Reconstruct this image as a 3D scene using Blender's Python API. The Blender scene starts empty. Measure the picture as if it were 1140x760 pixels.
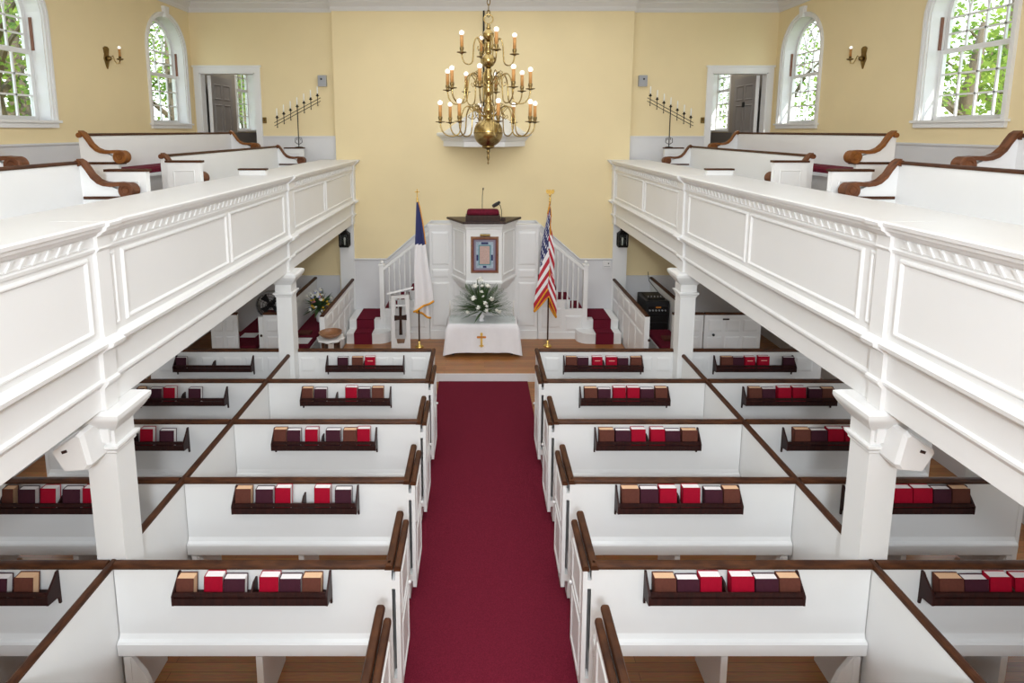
import bpy, math, random
from mathutils import Vector
random.seed(7)
S = bpy.context.scene
COL = S.collection
PI = math.pi

# ------------------------------------------------------------------ camera
cam_d = bpy.data.cameras.new('camera')
cam = bpy.data.objects.new('camera', cam_d); COL.objects.link(cam)
cam.location = (-0.09, 0.0, 3.90)
cam.rotation_euler = (math.radians(90 - 7.98), 0, 0)
cam_d.sensor_width = 36.0
cam_d.lens = 36.0 * 640 / 1140
cam_d.shift_x = 0.03246
cam_d.shift_y = -0.12744
cam_d.clip_start = 0.05
S.camera = cam

# ------------------------------------------------------------------ sky, sun, lights
W = bpy.data.worlds.new('sky'); S.world = W; W.use_nodes = True
nt = W.node_tree; nt.nodes.clear()
wo = nt.nodes.new('ShaderNodeOutputWorld'); bg = nt.nodes.new('ShaderNodeBackground')
tc = nt.nodes.new('ShaderNodeTexCoord'); sx = nt.nodes.new('ShaderNodeSeparateXYZ'); rp = nt.nodes.new('ShaderNodeValToRGB')
nt.links.new(tc.outputs['Generated'], sx.inputs[0]); nt.links.new(sx.outputs['Z'], rp.inputs[0])
rp.color_ramp.elements[0].position = 0.0; rp.color_ramp.elements[0].color = (0.95, 0.97, 1.0, 1)
rp.color_ramp.elements[1].position = 0.8; rp.color_ramp.elements[1].color = (0.55, 0.72, 1.0, 1)
nt.links.new(rp.outputs[0], bg.inputs[0]); bg.inputs[1].default_value = 2.6
nt.links.new(bg.outputs[0], wo.inputs[0])

def lamp(name, kind, loc, direction, energy, color=(1, 1, 1), size=1.0, size_y=None, angle=None):
    d = bpy.data.lights.new(name, kind); d.energy = energy; d.color = color
    if kind == 'AREA':
        d.shape = 'RECTANGLE'; d.size = size; d.size_y = size_y or size
    if angle is not None: d.angle = angle
    o = bpy.data.objects.new(name, d); COL.objects.link(o); o.location = loc
    o.rotation_euler = Vector(direction).to_track_quat('-Z', 'Y').to_euler()
    return o
lamp('sun', 'SUN', (8, -6, 12), (-0.34, 0.70, -0.60), 5.0, (1.0, 0.96, 0.88), angle=math.radians(0.6))
lamp('rear_strobe', 'AREA', (0.0, -1.5, 4.5), (0, 1, -0.14), 160, (0.87, 0.935, 1.0), 0.55, 0.55)
lamp('rear_fill', 'AREA', (0.0, -3.3, 4.9), (0, 1, 0.0), 140, (0.90, 0.95, 1.0), 7.0, 2.2)  # added frontal fill before the closed rear wall, no window behind it
lamp('ceiling_fill', 'AREA', (0.0, 4.2, 6.25), (0, 0, -1), 180, (0.94, 0.97, 1.0), 5.0, 11.0)  # added overhead fill, evens out the light along the nave
for s in (-1, 1):
    lamp('vestibule_fill', 'AREA', (s * 4.3, 12.4, 5.75), (0, 0, -1), 16, (1.0, 0.95, 0.86), 0.5)  # added fill to brighten the vestibule, no fixture modelled
for s in (-1, 1):   # added fill lights below the galleries, no windows in the wall there
    lamp('under_gallery_fill', 'AREA', (s * 5.3, 5.2, 1.35), (-s, 0, -0.1), 22, (0.86, 0.93, 1.0), 5.0, 1.1)
S.view_settings.view_transform = 'Standard'
S.view_settings.look = 'None'
S.view_settings.gamma = 1.0
S.view_settings.use_curve_mapping = False
S.view_settings.exposure = 0.43

# ------------------------------------------------------------------ materials
def mat(name, col, rough=0.5, metal=0.0, var=0.0, scale=6.0, stretch=(1, 1, 1), bump=0.0, emit=0.0, col2=None, coat=0.0, spec=0.5, detail=4.0, dist=0.0):
    m = bpy.data.materials.new(name); m.use_nodes = True
    n = m.node_tree; b = n.nodes['Principled BSDF']
    b.inputs['Base Color'].default_value = (*col, 1); b.inputs['Roughness'].default_value = rough
    b.inputs['Metallic'].default_value = metal
    b.inputs['Specular IOR Level'].default_value = spec
    if coat: b.inputs['Coat Weight'].default_value = coat
    if emit:
        b.inputs['Emission Color'].default_value = (*col, 1); b.inputs['Emission Strength'].default_value = emit
    if var or col2 or bump:
        t = n.nodes.new('ShaderNodeTexCoord'); mp = n.nodes.new('ShaderNodeMapping'); mp.inputs['Scale'].default_value = stretch
        nz = n.nodes.new('ShaderNodeTexNoise'); nz.inputs['Scale'].default_value = scale; nz.inputs['Detail'].default_value = detail
        nz.inputs['Distortion'].default_value = dist
        n.links.new(t.outputs['Object'], mp.inputs[0]); n.links.new(mp.outputs[0], nz.inputs['Vector'])
        cr = n.nodes.new('ShaderNodeValToRGB')
        c2 = col2 or tuple(min(1, c * (1 - var)) for c in col)
        cr.color_ramp.elements[0].position = 0.32; cr.color_ramp.elements[1].position = 0.68
        cr.color_ramp.elements[0].color = (*c2, 1); cr.color_ramp.elements[1].color = (*col, 1)
        n.links.new(nz.outputs['Fac'], cr.inputs[0]); n.links.new(cr.outputs[0], b.inputs['Base Color'])
        if bump:
            bp = n.nodes.new('ShaderNodeBump'); bp.inputs['Strength'].default_value = bump; bp.inputs['Distance'].default_value = 0.01
            n.links.new(nz.outputs['Fac'], bp.inputs['Height']); n.links.new(bp.outputs[0], b.inputs['Normal'])
    return m

M = {}
M['white'] = mat('white_paint', (0.82, 0.82, 0.81), 0.42, var=0.03, scale=2.0)
M['ivory'] = mat('gallery_white_paint', (0.82, 0.815, 0.805), 0.4, var=0.025, scale=1.5)
M['dado'] = mat('grey_white_wainscot', (0.73, 0.73, 0.74), 0.5, var=0.03, scale=2.5)
M['yellow'] = mat('cream_yellow_plaster', (0.86, 0.715, 0.43), 0.85, var=0.045, scale=1.2, bump=0.05)
M['ceil'] = mat('ceiling_plaster', (0.80, 0.80, 0.79), 0.9, var=0.02, scale=2)
M['cornice'] = mat('cornice_paint', (0.72, 0.70, 0.68), 0.6, var=0.02, scale=2)
M['rail'] = mat('stained_rail_wood', (0.085, 0.029, 0.0095), 0.5, col2=(0.036, 0.011, 0.004), scale=9, stretch=(1, 1, 6), spec=0.25)
M['scroll'] = mat('oiled_scroll_wood', (0.175, 0.062, 0.023), 0.5, col2=(0.085, 0.028, 0.010), scale=10, stretch=(1, 4, 1), spec=0.3)
M['scroll2'] = mat('amber_scroll_wood', (0.27, 0.098, 0.020), 0.45, col2=(0.15, 0.05, 0.012), scale=10, stretch=(1, 4, 1), spec=0.3)
M['rack'] = mat('mahogany_rack_wood', (0.034, 0.0075, 0.0055), 0.45, col2=(0.014, 0.0035, 0.003), scale=12, stretch=(4, 1, 1), spec=0.25)
M['dark'] = mat('dark_walnut', (0.042, 0.018, 0.013), 0.4, col2=(0.022, 0.009, 0.007), scale=10, stretch=(4, 1, 1), spec=0.3)
M['darkrail'] = M['rail']
M['carpet'] = mat('crimson_carpet', (0.165, 0.013, 0.030), 0.95, col2=(0.115, 0.009, 0.021), scale=130, bump=0.35, spec=0.1)
M['cushion'] = mat('burgundy_velvet', (0.16, 0.010, 0.028), 0.85, col2=(0.10, 0.006, 0.018), scale=30, bump=0.1, spec=0.2)
M['red'] = mat('crimson_cloth_cover', (0.34, 0.0015, 0.020), 0.7, spec=0.15, var=0.12, scale=40)
M['plum'] = mat('plum_cloth_cover', (0.055, 0.013, 0.024), 0.7, spec=0.15, var=0.15, scale=40)
M['brown'] = mat('brown_cloth_cover', (0.125, 0.040, 0.027), 0.7, spec=0.15, var=0.15, scale=40)
M['page'] = mat('white_page_edges', (0.84, 0.81, 0.80), 0.8, var=0.06, scale=80, stretch=(1, 8, 1))
M['oldpage'] = mat('tan_page_edges', (0.78, 0.50, 0.30), 0.8, var=0.1, scale=80, stretch=(1, 8, 1))
M['gilt'] = mat('gilt_lettering', (0.75, 0.42, 0.35), 0.5)
M['brass'] = mat('aged_brass', (0.44, 0.325, 0.13), 0.27, 1.0, col2=(0.30, 0.21, 0.08), scale=5)
M['brassd'] = mat('dark_brass', (0.27, 0.185, 0.07), 0.35, 1.0, var=0.3, scale=14)
M['gold'] = mat('gold_finish', (0.86, 0.60, 0.18), 0.25, 1.0)
M['sleeve'] = mat('candle_sleeve_amber', (0.52, 0.25, 0.07), 0.6, var=0.15, scale=20, stretch=(1, 1, 4))
M['bulb'] = mat('frosted_bulb', (1.0, 0.98, 0.95), 0.3, emit=0.6)
M['iron'] = mat('black_iron', (0.018, 0.016, 0.015), 0.5, 0.6)
M['black'] = mat('black_plastic', (0.014, 0.014, 0.016), 0.42)
M['grey'] = mat('grey_enamel', (0.36, 0.37, 0.39), 0.5)
M['doorgrey'] = mat('grey_door_paint', (0.25, 0.235, 0.225), 0.5, var=0.05, scale=3)
M['vest'] = mat('vestibule_grey_plaster', (0.30, 0.275, 0.24), 0.8, var=0.05, scale=2)
M['vestdark'] = mat('vestibule_grey_wainscot', (0.13, 0.125, 0.12), 0.7)
M['cloth'] = mat('white_linen', (0.84, 0.82, 0.83), 0.85, var=0.03, scale=8)
M['flagwhite'] = mat('white_flag_satin', (0.83, 0.81, 0.82), 0.6)
M['flagred'] = mat('red_flag_satin', (0.48, 0.012, 0.03), 0.55)
M['flagblue'] = mat('navy_flag_satin', (0.018, 0.024, 0.115), 0.55)
M['fringe'] = mat('gold_fringe', (0.86, 0.40, 0.025), 0.7, col2=(0.60, 0.24, 0.01), scale=60)
M['leaf'] = mat('palm_green', (0.10, 0.18, 0.06), 0.5, col2=(0.04, 0.085, 0.03), scale=20)
M['petal'] = mat('white_petals', (0.88, 0.87, 0.80), 0.6)
M['ceramic'] = mat('white_ceramic', (0.86, 0.86, 0.88), 0.15, coat=0.4)
M['wax'] = mat('white_wax', (0.86, 0.85, 0.80), 0.4)
M['bowl'] = mat('turned_wood_bowl', (0.30, 0.135, 0.06), 0.35, col2=(0.17, 0.07, 0.03), scale=14, coat=0.2)
M['marble'] = mat('white_marble', (0.82, 0.81, 0.79), 0.25, var=0.06, scale=4, dist=2)
M['paper'] = mat('white_paper', (0.82, 0.82, 0.83), 0.8)
M['pink'] = mat('pink_petals', (0.80, 0.30, 0.36), 0.6)
M['yel'] = mat('yellow_petals', (0.85, 0.55, 0.05), 0.6)
M['lilac'] = mat('pale_blue_petals', (0.45, 0.5, 0.72), 0.6)
M['shut'] = mat('brown_jamb_strip', (0.20, 0.066, 0.026), 0.5, var=0.2, scale=10, stretch=(1, 1, 0.3))
M['bark'] = mat('tree_bark', (0.16, 0.12, 0.075), 0.9, var=0.4, scale=8, stretch=(1, 1, 0.3), bump=0.5)
M['lawn'] = mat('lawn_grass', (0.16, 0.22, 0.06), 0.95, var=0.3, scale=3)
M['blackpole'] = mat('dark_flagpole_wood', (0.06, 0.022, 0.012), 0.35)

def foliage(name, a, b):
    m = bpy.data.materials.new(name); m.use_nodes = True; n = m.node_tree; n.nodes.clear()
    o = n.nodes.new('ShaderNodeOutputMaterial'); d = n.nodes.new('ShaderNodeBsdfDiffuse'); t = n.nodes.new('ShaderNodeBsdfTranslucent'); x = n.nodes.new('ShaderNodeMixShader')
    g = n.nodes.new('ShaderNodeTexCoord'); nz = n.nodes.new('ShaderNodeTexNoise'); nz.inputs['Scale'].default_value = 1.6; nz.inputs['Detail'].default_value = 3
    cr = n.nodes.new('ShaderNodeValToRGB'); cr.color_ramp.elements[0].color = (*a, 1); cr.color_ramp.elements[1].color = (*b, 1)
    cr.color_ramp.elements[0].position = 0.35; cr.color_ramp.elements[1].position = 0.65
    n.links.new(g.outputs['Object'], nz.inputs['Vector']); n.links.new(nz.outputs['Fac'], cr.inputs[0])
    n.links.new(cr.outputs[0], d.inputs[0]); n.links.new(cr.outputs[0], t.inputs[0]); x.inputs[0].default_value = 0.5
    n.links.new(d.outputs[0], x.inputs[1]); n.links.new(t.outputs[0], x.inputs[2]); n.links.new(x.outputs[0], o.inputs[0])
    return m
M['treeleaf'] = foliage('maple_leaves', (0.10, 0.20, 0.035), (0.36, 0.46, 0.09))

def glass(name, tint, refl=0.5):
    m = bpy.data.materials.new(name); m.use_nodes = True; n = m.node_tree; n.nodes.clear()
    o = n.nodes.new('ShaderNodeOutputMaterial'); t = n.nodes.new('ShaderNodeBsdfTransparent'); g = n.nodes.new('ShaderNodeBsdfGlossy'); x = n.nodes.new('ShaderNodeMixShader')
    lw = n.nodes.new('ShaderNodeLayerWeight'); pw = n.nodes.new('ShaderNodeMath'); pw.operation = 'POWER'; pw.inputs[1].default_value = 4.0
    f = n.nodes.new('ShaderNodeMath'); f.operation = 'MULTIPLY_ADD'; f.inputs[1].default_value = refl; f.inputs[2].default_value = 0.025
    n.links.new(lw.outputs['Facing'], pw.inputs[0]); n.links.new(pw.outputs[0], f.inputs[0])
    t.inputs[0].default_value = (*tint, 1); g.inputs['Roughness'].default_value = 0.02
    n.links.new(f.outputs[0], x.inputs[0]); n.links.new(t.outputs[0], x.inputs[1]); n.links.new(g.outputs[0], x.inputs[2]); n.links.new(x.outputs[0], o.inputs[0])
    return m
M['glass'] = glass('window_glass', (0.95, 0.97, 0.96), 0.14)
M['tableglass'] = glass('greenish_glass_top', (0.97, 0.99, 0.985), 0.25)

def wood_floor(name, axis):
    m = bpy.data.materials.new(name); m.use_nodes = True; n = m.node_tree; b = n.nodes['Principled BSDF']
    g = n.nodes.new('ShaderNodeTexCoord'); mp = n.nodes.new('ShaderNodeMapping')
    if axis == 'y': mp.inputs['Rotation'].default_value = (0, 0, PI / 2)
    br = n.nodes.new('ShaderNodeTexBrick'); br.inputs['Scale'].default_value = 1.0
    br.inputs['Brick Width'].default_value = 1.7; br.inputs['Row Height'].default_value = 0.075; br.inputs['Mortar Size'].default_value = 0.0016
    br.offset = 0.37
    br.inputs['Color1'].default_value = (0.40, 0.170, 0.052, 1); br.inputs['Color2'].default_value = (0.28, 0.108, 0.031, 1); br.inputs['Mortar'].default_value = (0.09, 0.035, 0.012, 1)
    nz = n.nodes.new('ShaderNodeTexNoise'); nz.inputs['Scale'].default_value = 9; nz.inputs['Detail'].default_value = 6
    m2 = n.nodes.new('ShaderNodeMapping'); m2.inputs['Scale'].default_value = (1, 9, 1) if axis == 'x' else (9, 1, 1)
    mx = n.nodes.new('ShaderNodeMix'); mx.data_type = 'RGBA'; mx.blend_type = 'OVERLAY'; mx.inputs[0].default_value = 0.45
    n.links.new(g.outputs['Object'], mp.inputs[0]); n.links.new(mp.outputs[0], br.inputs[0])
    n.links.new(g.outputs['Object'], m2.inputs[0]); n.links.new(m2.outputs[0], nz.inputs['Vector'])
    n.links.new(br.outputs[0], mx.inputs[6]); n.links.new(nz.outputs['Color'], mx.inputs[7]); n.links.new(mx.outputs[2], b.inputs['Base Color'])
    b.inputs['Roughness'].default_value = 0.33
    return m
M['floor'] = wood_floor('oak_strip_floor', 'x')

# ------------------------------------------------------------------ mesh helpers
class MB:
    def __init__(self): self.v = []; self.f = []; self.m = []; self.k = 0
    def add(self, vs, fs):
        o = len(self.v); self.v += [tuple(p) for p in vs]
        for f in fs: self.f.append([i + o for i in f]); self.m.append(self.k)
        return self
    def box(self, x0, x1, y0, y1, z0, z1):
        if x0 > x1: x0, x1 = x1, x0
        if y0 > y1: y0, y1 = y1, y0
        return self.add([(x0, y0, z0), (x1, y0, z0), (x1, y1, z0), (x0, y1, z0), (x0, y0, z1), (x1, y0, z1), (x1, y1, z1), (x0, y1, z1)],
                        [(3, 2, 1, 0), (4, 5, 6, 7), (0, 1, 5, 4), (1, 2, 6, 5), (2, 3, 7, 6), (3, 0, 4, 7)])
    def cbox(self, x0, x1, y0, y1, z0, z1, c=0.006):     # chamfered top box
        if x0 > x1: x0, x1 = x1, x0
        a = [(x0, y0), (x1, y0), (x1, y1), (x0, y1)]; b = [(x0 + c, y0 + c), (x1 - c, y0 + c), (x1 - c, y1 - c), (x0 + c, y1 - c)]
        return self.loft([[(p[0], p[1], z0) for p in a], [(p[0], p[1], z1 - c) for p in a], [(p[0], p[1], z1) for p in b]])
    def prism(self, poly, axis, a, b):
        n = len(poly)
        def P(u, v, w): return {'x': (w, u, v), 'y': (u, w, v), 'z': (u, v, w)}[axis]
        vs = [P(u, v, a) for u, v in poly] + [P(u, v, b) for u, v in poly]
        fs = [list(range(n))[::-1], list(range(n, 2 * n))] + [(i, (i + 1) % n, n + (i + 1) % n, n + i) for i in range(n)]
        return self.add(vs, fs)
    def loft(self, rings, cap=True, closed=True):
        n = len(rings[0]); vs = [p for r in rings for p in r]; fs = []
        for j in range(len(rings) - 1):
            for i in range(n if closed else n - 1):
                k = (i + 1) % n
                fs.append((j * n + i, j * n + k, (j + 1) * n + k, (j + 1) * n + i))
        if cap:
            fs.append(list(range(n))[::-1]); fs.append(list(range((len(rings) - 1) * n, len(rings) * n)))
        return self.add(vs, fs)
    def lathe(self, prof, cx=0, cy=0, n=16):
        rings = [[(cx + max(r, 1e-4) * math.cos(2 * PI * i / n), cy + max(r, 1e-4) * math.sin(2 * PI * i / n), z) for i in range(n)] for r, z in prof]
        return self.loft(rings)
    def ball(self, c, r, n=12, sz=1.0):
        return self.lathe([(r * math.sin(PI * j / 8), c[2] - r * sz * math.cos(PI * j / 8)) for j in range(9)], c[0], c[1], n)
    def tube(self, pts, r, n=8):
        pts = [Vector(p) for p in pts]; rings = []; up = Vector((0, 0, 1)); prev = None
        for i, p in enumerate(pts):
            t = (pts[min(i + 1, len(pts) - 1)] - pts[max(i - 1, 0)]).normalized()
            if prev is None:
                a = t.cross(up)
                if a.length < 1e-3: a = t.cross(Vector((1, 0, 0)))
            else:
                a = prev - t * prev.dot(t)
                if a.length < 1e-4: a = t.cross(up)
            a.normalize(); prev = a; b = t.cross(a)
            rr = r[i] if isinstance(r, (list, tuple)) else r
            rings.append([p + (a * math.cos(2 * PI * k / n) + b * math.sin(2 * PI * k / n)) * rr for k in range(n)])
        return self.loft(rings)
    def ring(self, axis, base, sgn, u0, u1, v0, v1, w=0.03, d=0.014):   # moulded rectangle standing proud of a plane
        if u0 > u1: u0, u1 = u1, u0
        def P(u, v, h): return (base + sgn * h, u, v) if axis == 'x' else (u, base + sgn * h, v)
        R = []
        for k, (o, h) in enumerate(((0, 0), (w * 0.35, d), (w * 0.65, d), (w, 0))):
            R.append([P(u0 + o, v0 + o, h), P(u1 - o, v0 + o, h), P(u1 - o, v1 - o, h), P(u0 + o, v1 - o, h)])
        return self.loft(R, cap=False)
    def field(self, axis, base, sgn, u0, u1, v0, v1, w=0.04, d=0.012):  # raised field: bevelled slab
        if u0 > u1: u0, u1 = u1, u0
        def P(u, v, h): return (base + sgn * h, u, v) if axis == 'x' else (u, base + sgn * h, v)
        R = []
        for o, h in ((0, 0), (0.004, d * 0.5), (w, d)):
            R.append([P(u0 + o, v0 + o, h), P(u1 - o, v0 + o, h), P(u1 - o, v1 - o, h), P(u0 + o, v1 - o, h)])
        return self.loft(R)
    def mirror(self):
        self.v = [(-x, y, z) for x, y, z in self.v]; self.f = [list(f)[::-1] for f in self.f]; return self
    def turn(self, ang, c):
        ca, sa = math.cos(ang), math.sin(ang)
        self.v = [(c[0] + (x - c[0]) * ca - (y - c[1]) * sa, c[1] + (x - c[0]) * sa + (y - c[1]) * ca, z) for x, y, z in self.v]; return self
    def build(self, name, m, parent=None, org=None, smooth=False, s=1):
        if s < 0: self.mirror()
        o = Vector(org) if org is not None else (ORG[parent.name] if parent else Vector((0, 0, 0)))
        me = bpy.data.meshes.new(name)
        me.from_pydata([(x - o.x, y - o.y, z - o.z) for x, y, z in self.v], [], self.f)
        ms = m if isinstance(m, (list, tuple)) else [m]
        for q in ms: me.materials.append(M[q])
        if len(ms) > 1: me.polygons.foreach_set('material_index', self.m)
        if smooth: me.polygons.foreach_set('use_smooth', [True] * len(me.polygons))
        me.update()
        ob = bpy.data.objects.new(name, me); COL.objects.link(ob)
        ORG[ob.name] = o
        if parent: ob.parent = parent
        else: ob.location = o
        return ob
ORG = {}
def thing(name, label, cat, loc=(0, 0, 0), group=None):
    o = bpy.data.objects.new(name, None); COL.objects.link(o); o.location = loc; o.empty_display_size = 0.1
    ORG[o.name] = Vector(loc)
    return tag(o, label, cat, group)
def tag(o, label, cat, group=None):
    o['label'] = label; o['category'] = cat
    if group: o['group'] = group
    return o
def struct(name, loc=(0, 0, 0)):
    o = bpy.data.objects.new(name, None); COL.objects.link(o); o.location = loc; ORG[o.name] = Vector(loc); o['kind'] = 'structure'
    return o
def st(o): o['kind'] = 'structure'; return o
def stuff(o): o['kind'] = 'stuff'; return o
def cpy(o, parent, loc=None, name=None):
    c = o.copy(); COL.objects.link(c); c.parent = parent
    if name: c.name = name
    if loc is not None: c.location = loc
    return c
def capp(c, z, w=0.058, h=0.034):
    a = w / 2
    return [(c - a, z), (c + a, z), (c + a, z + h * 0.45), (c + a * 0.72, z + h * 0.9), (c + a * 0.3, z + h), (c - a * 0.3, z + h), (c - a * 0.72, z + h * 0.9), (c - a, z + h * 0.45)]
SIDE = {-1: 'left', 1: 'right'}
ORDN = ['first', 'second', 'third', 'fourth', 'fifth', 'sixth', 'seventh', 'eighth']

# ------------------------------------------------------------------ the room
XW, YW, YS = 5.38, 10.72, 10.85       # side walls, projecting chancel wall, side parts of the back wall
PZ, PY = 0.14, 8.57                   # chancel platform
st(MB().box(-6.6, 6.6, -4, 15.2, -0.25, 0.0).build('floor', 'floor'))
pl = st(MB().box(-2.46, 2.46, PY, YW, 0.0, PZ).build('floor_chancel_platform', 'floor'))
MB().box(-2.46, 2.46, PY - 0.02, PY, 0.0, PZ - 0.012).build('riser', 'white', pl)
st(MB().box(-6.6, 6.6, -4, 15.2, 6.32, 6.5).build('ceiling', 'ceil'))
st(MB().box(-6.6, 6.6, -4.2, -4.0, 0, 6.32).build('wall_rear', 'yellow'))

# back wall: projecting centre bay, side bays with a doorway, wainscot
wb = struct('wall_back')
MB().box(-2.74, 2.71, YW, YS + 0.15, 0, 6.32).build('centre_bay', 'yellow', wb)
for s in (-1, 1):
    b = MB(); x0 = 2.72; d0, d1 = 4.22, 5.24
    b.box(x0, d0, YS, YS + 0.15, 0, 6.32).box(d1, XW + .1, YS, YS + 0.15, 0, 6.32).box(d0, d1, YS, YS + 0.15, 4.95, 6.32).box(d0, d1, YS, YS + 0.15, 0, 2.98)
    b.build('side_bay', 'yellow', wb, s=s)
    MB().box(2.72, 4.13, YS - 0.02, YS, 2.98, 3.77).box(2.72, 4.13, YS - 0.035, YS, 3.77, 3.795).build('gallery_dado', 'dado', wb, s=s)
    MB().box(2.72, 6.0, YS - 0.02, YS, 0, 1.10).box(2.72, 6.0, YS - 0.04, YS, 1.10, 1.125).build('lower_dado', 'dado', wb, s=s)
    MB().box(2.45, 2.72, YW - 0.04, YS, 0, 2.16).build('pilaster', 'white', wb, s=s)
b = MB(); b.prism([(-2.46, 0), (2.46, 0), (2.46, 1.476), (1.83, 1.476), (0.97, 2.22), (-0.97, 2.22), (-1.83, 1.476), (-2.46, 1.476)], 'y', YW - 0.02, YW)
b.build('wainscot', 'dado', wb)
b = MB()
for p, q in (((-2.46, 1.476), (-1.83, 1.476)), ((-1.83, 1.476), (-0.97, 2.22)), ((1.83, 1.476), (0.97, 2.22)), ((1.83, 1.476), (2.46, 1.476))):
    b.tube([(p[0], YW - 0.03, p[1]), (q[0], YW - 0.03, q[1])], 0.018, 6)
b.build('wainscot_cap', 'dado', wb)

# crown moulding along the walls
def crown(a): return [(0, 6.02), (a * 0.012, 6.02), (a * 0.03, 6.06), (a * 0.035, 6.09), (a * 0.10, 6.16), (a * 0.115, 6.19), (a * 0.13, 6.19), (a * 0.2, 6.26), (a * 0.21, 6.32), (0, 6.32)]
for i, (xa, xb, y) in enumerate(((-2.76, 2.73, YW), (-5.38, -2.62, YS), (2.62, 5.38, YS))):
    st(MB().prism([(y + u, z) for u, z in crown(-1)], 'x', xa, xb).build('trim_%d' % (i + 1), 'cornice'))
for s in (-1, 1):
    st(MB().prism([(s * XW + u, z) for u, z in crown(-s)], 'y', -4, YS).build('trim_%d' % (4 + (s > 0)), 'cornice'))

# side walls with arched window openings
WIN = [(6.65, 1), (10.02, 2)]
R0, SILL, SPR = 0.565, 4.02, 5.23
def arc(cy, r, n=20, a0=0.0, a1=PI): return [(cy + r * math.cos(a0 + (a1 - a0) * i / n), SPR + r * math.sin(a0 + (a1 - a0) * i / n)) for i in range(n + 1)]
for s in (-1, 1):
    w = struct('wall_' + SIDE[s])
    b = MB(); x0, x1 = XW, XW + 0.24
    segs = [-4.0]
    for cy, k in WIN: segs += [cy - R0, cy + R0]
    segs += [14.9]
    # vestibule window opening
    vy0, vy1, vz0, vz1 = 12.75, 13.85, 3.9, 5.65
    for i in range(0, len(segs), 2):
        ya, yb = segs[i], segs[i + 1]
        if i == len(segs) - 2:
            b.box(x0, x1, ya, vy0, 0, 6.32).box(x0, x1, vy1, yb, 0, 6.32).box(x0, x1, vy0, vy1, 0, vz0).box(x0, x1, vy0, vy1, vz1, 6.32)
        else: b.box(x0, x1, ya, yb, 0, 6.32)
    for cy, k in WIN:
        b.box(x0, x1, cy - R0, cy + R0, 0, SILL)
        n = 20; A = arc(cy, R0, n); T = [(y, 6.32) for y, z in A]
        for i in range(n):
            b.prism([A[i], A[i + 1], T[i + 1], T[i]][::-1], 'x', x0, x1)
    b.build('plaster', 'yellow', w, s=s)
    MB().box(XW - 0.02, XW, -1, YS, 2.98, 3.72).box(XW - 0.04, XW, -1, YS, 3.72, 3.745).build('gallery_dado', 'dado', w, s=s)
    MB().box(XW - 0.02, XW, -1, YS, 0.0, 1.10).box(XW - 0.04, XW, -1, YS, 1.10, 1.125).build('lower_dado', 'dado', w, s=s)

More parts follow.
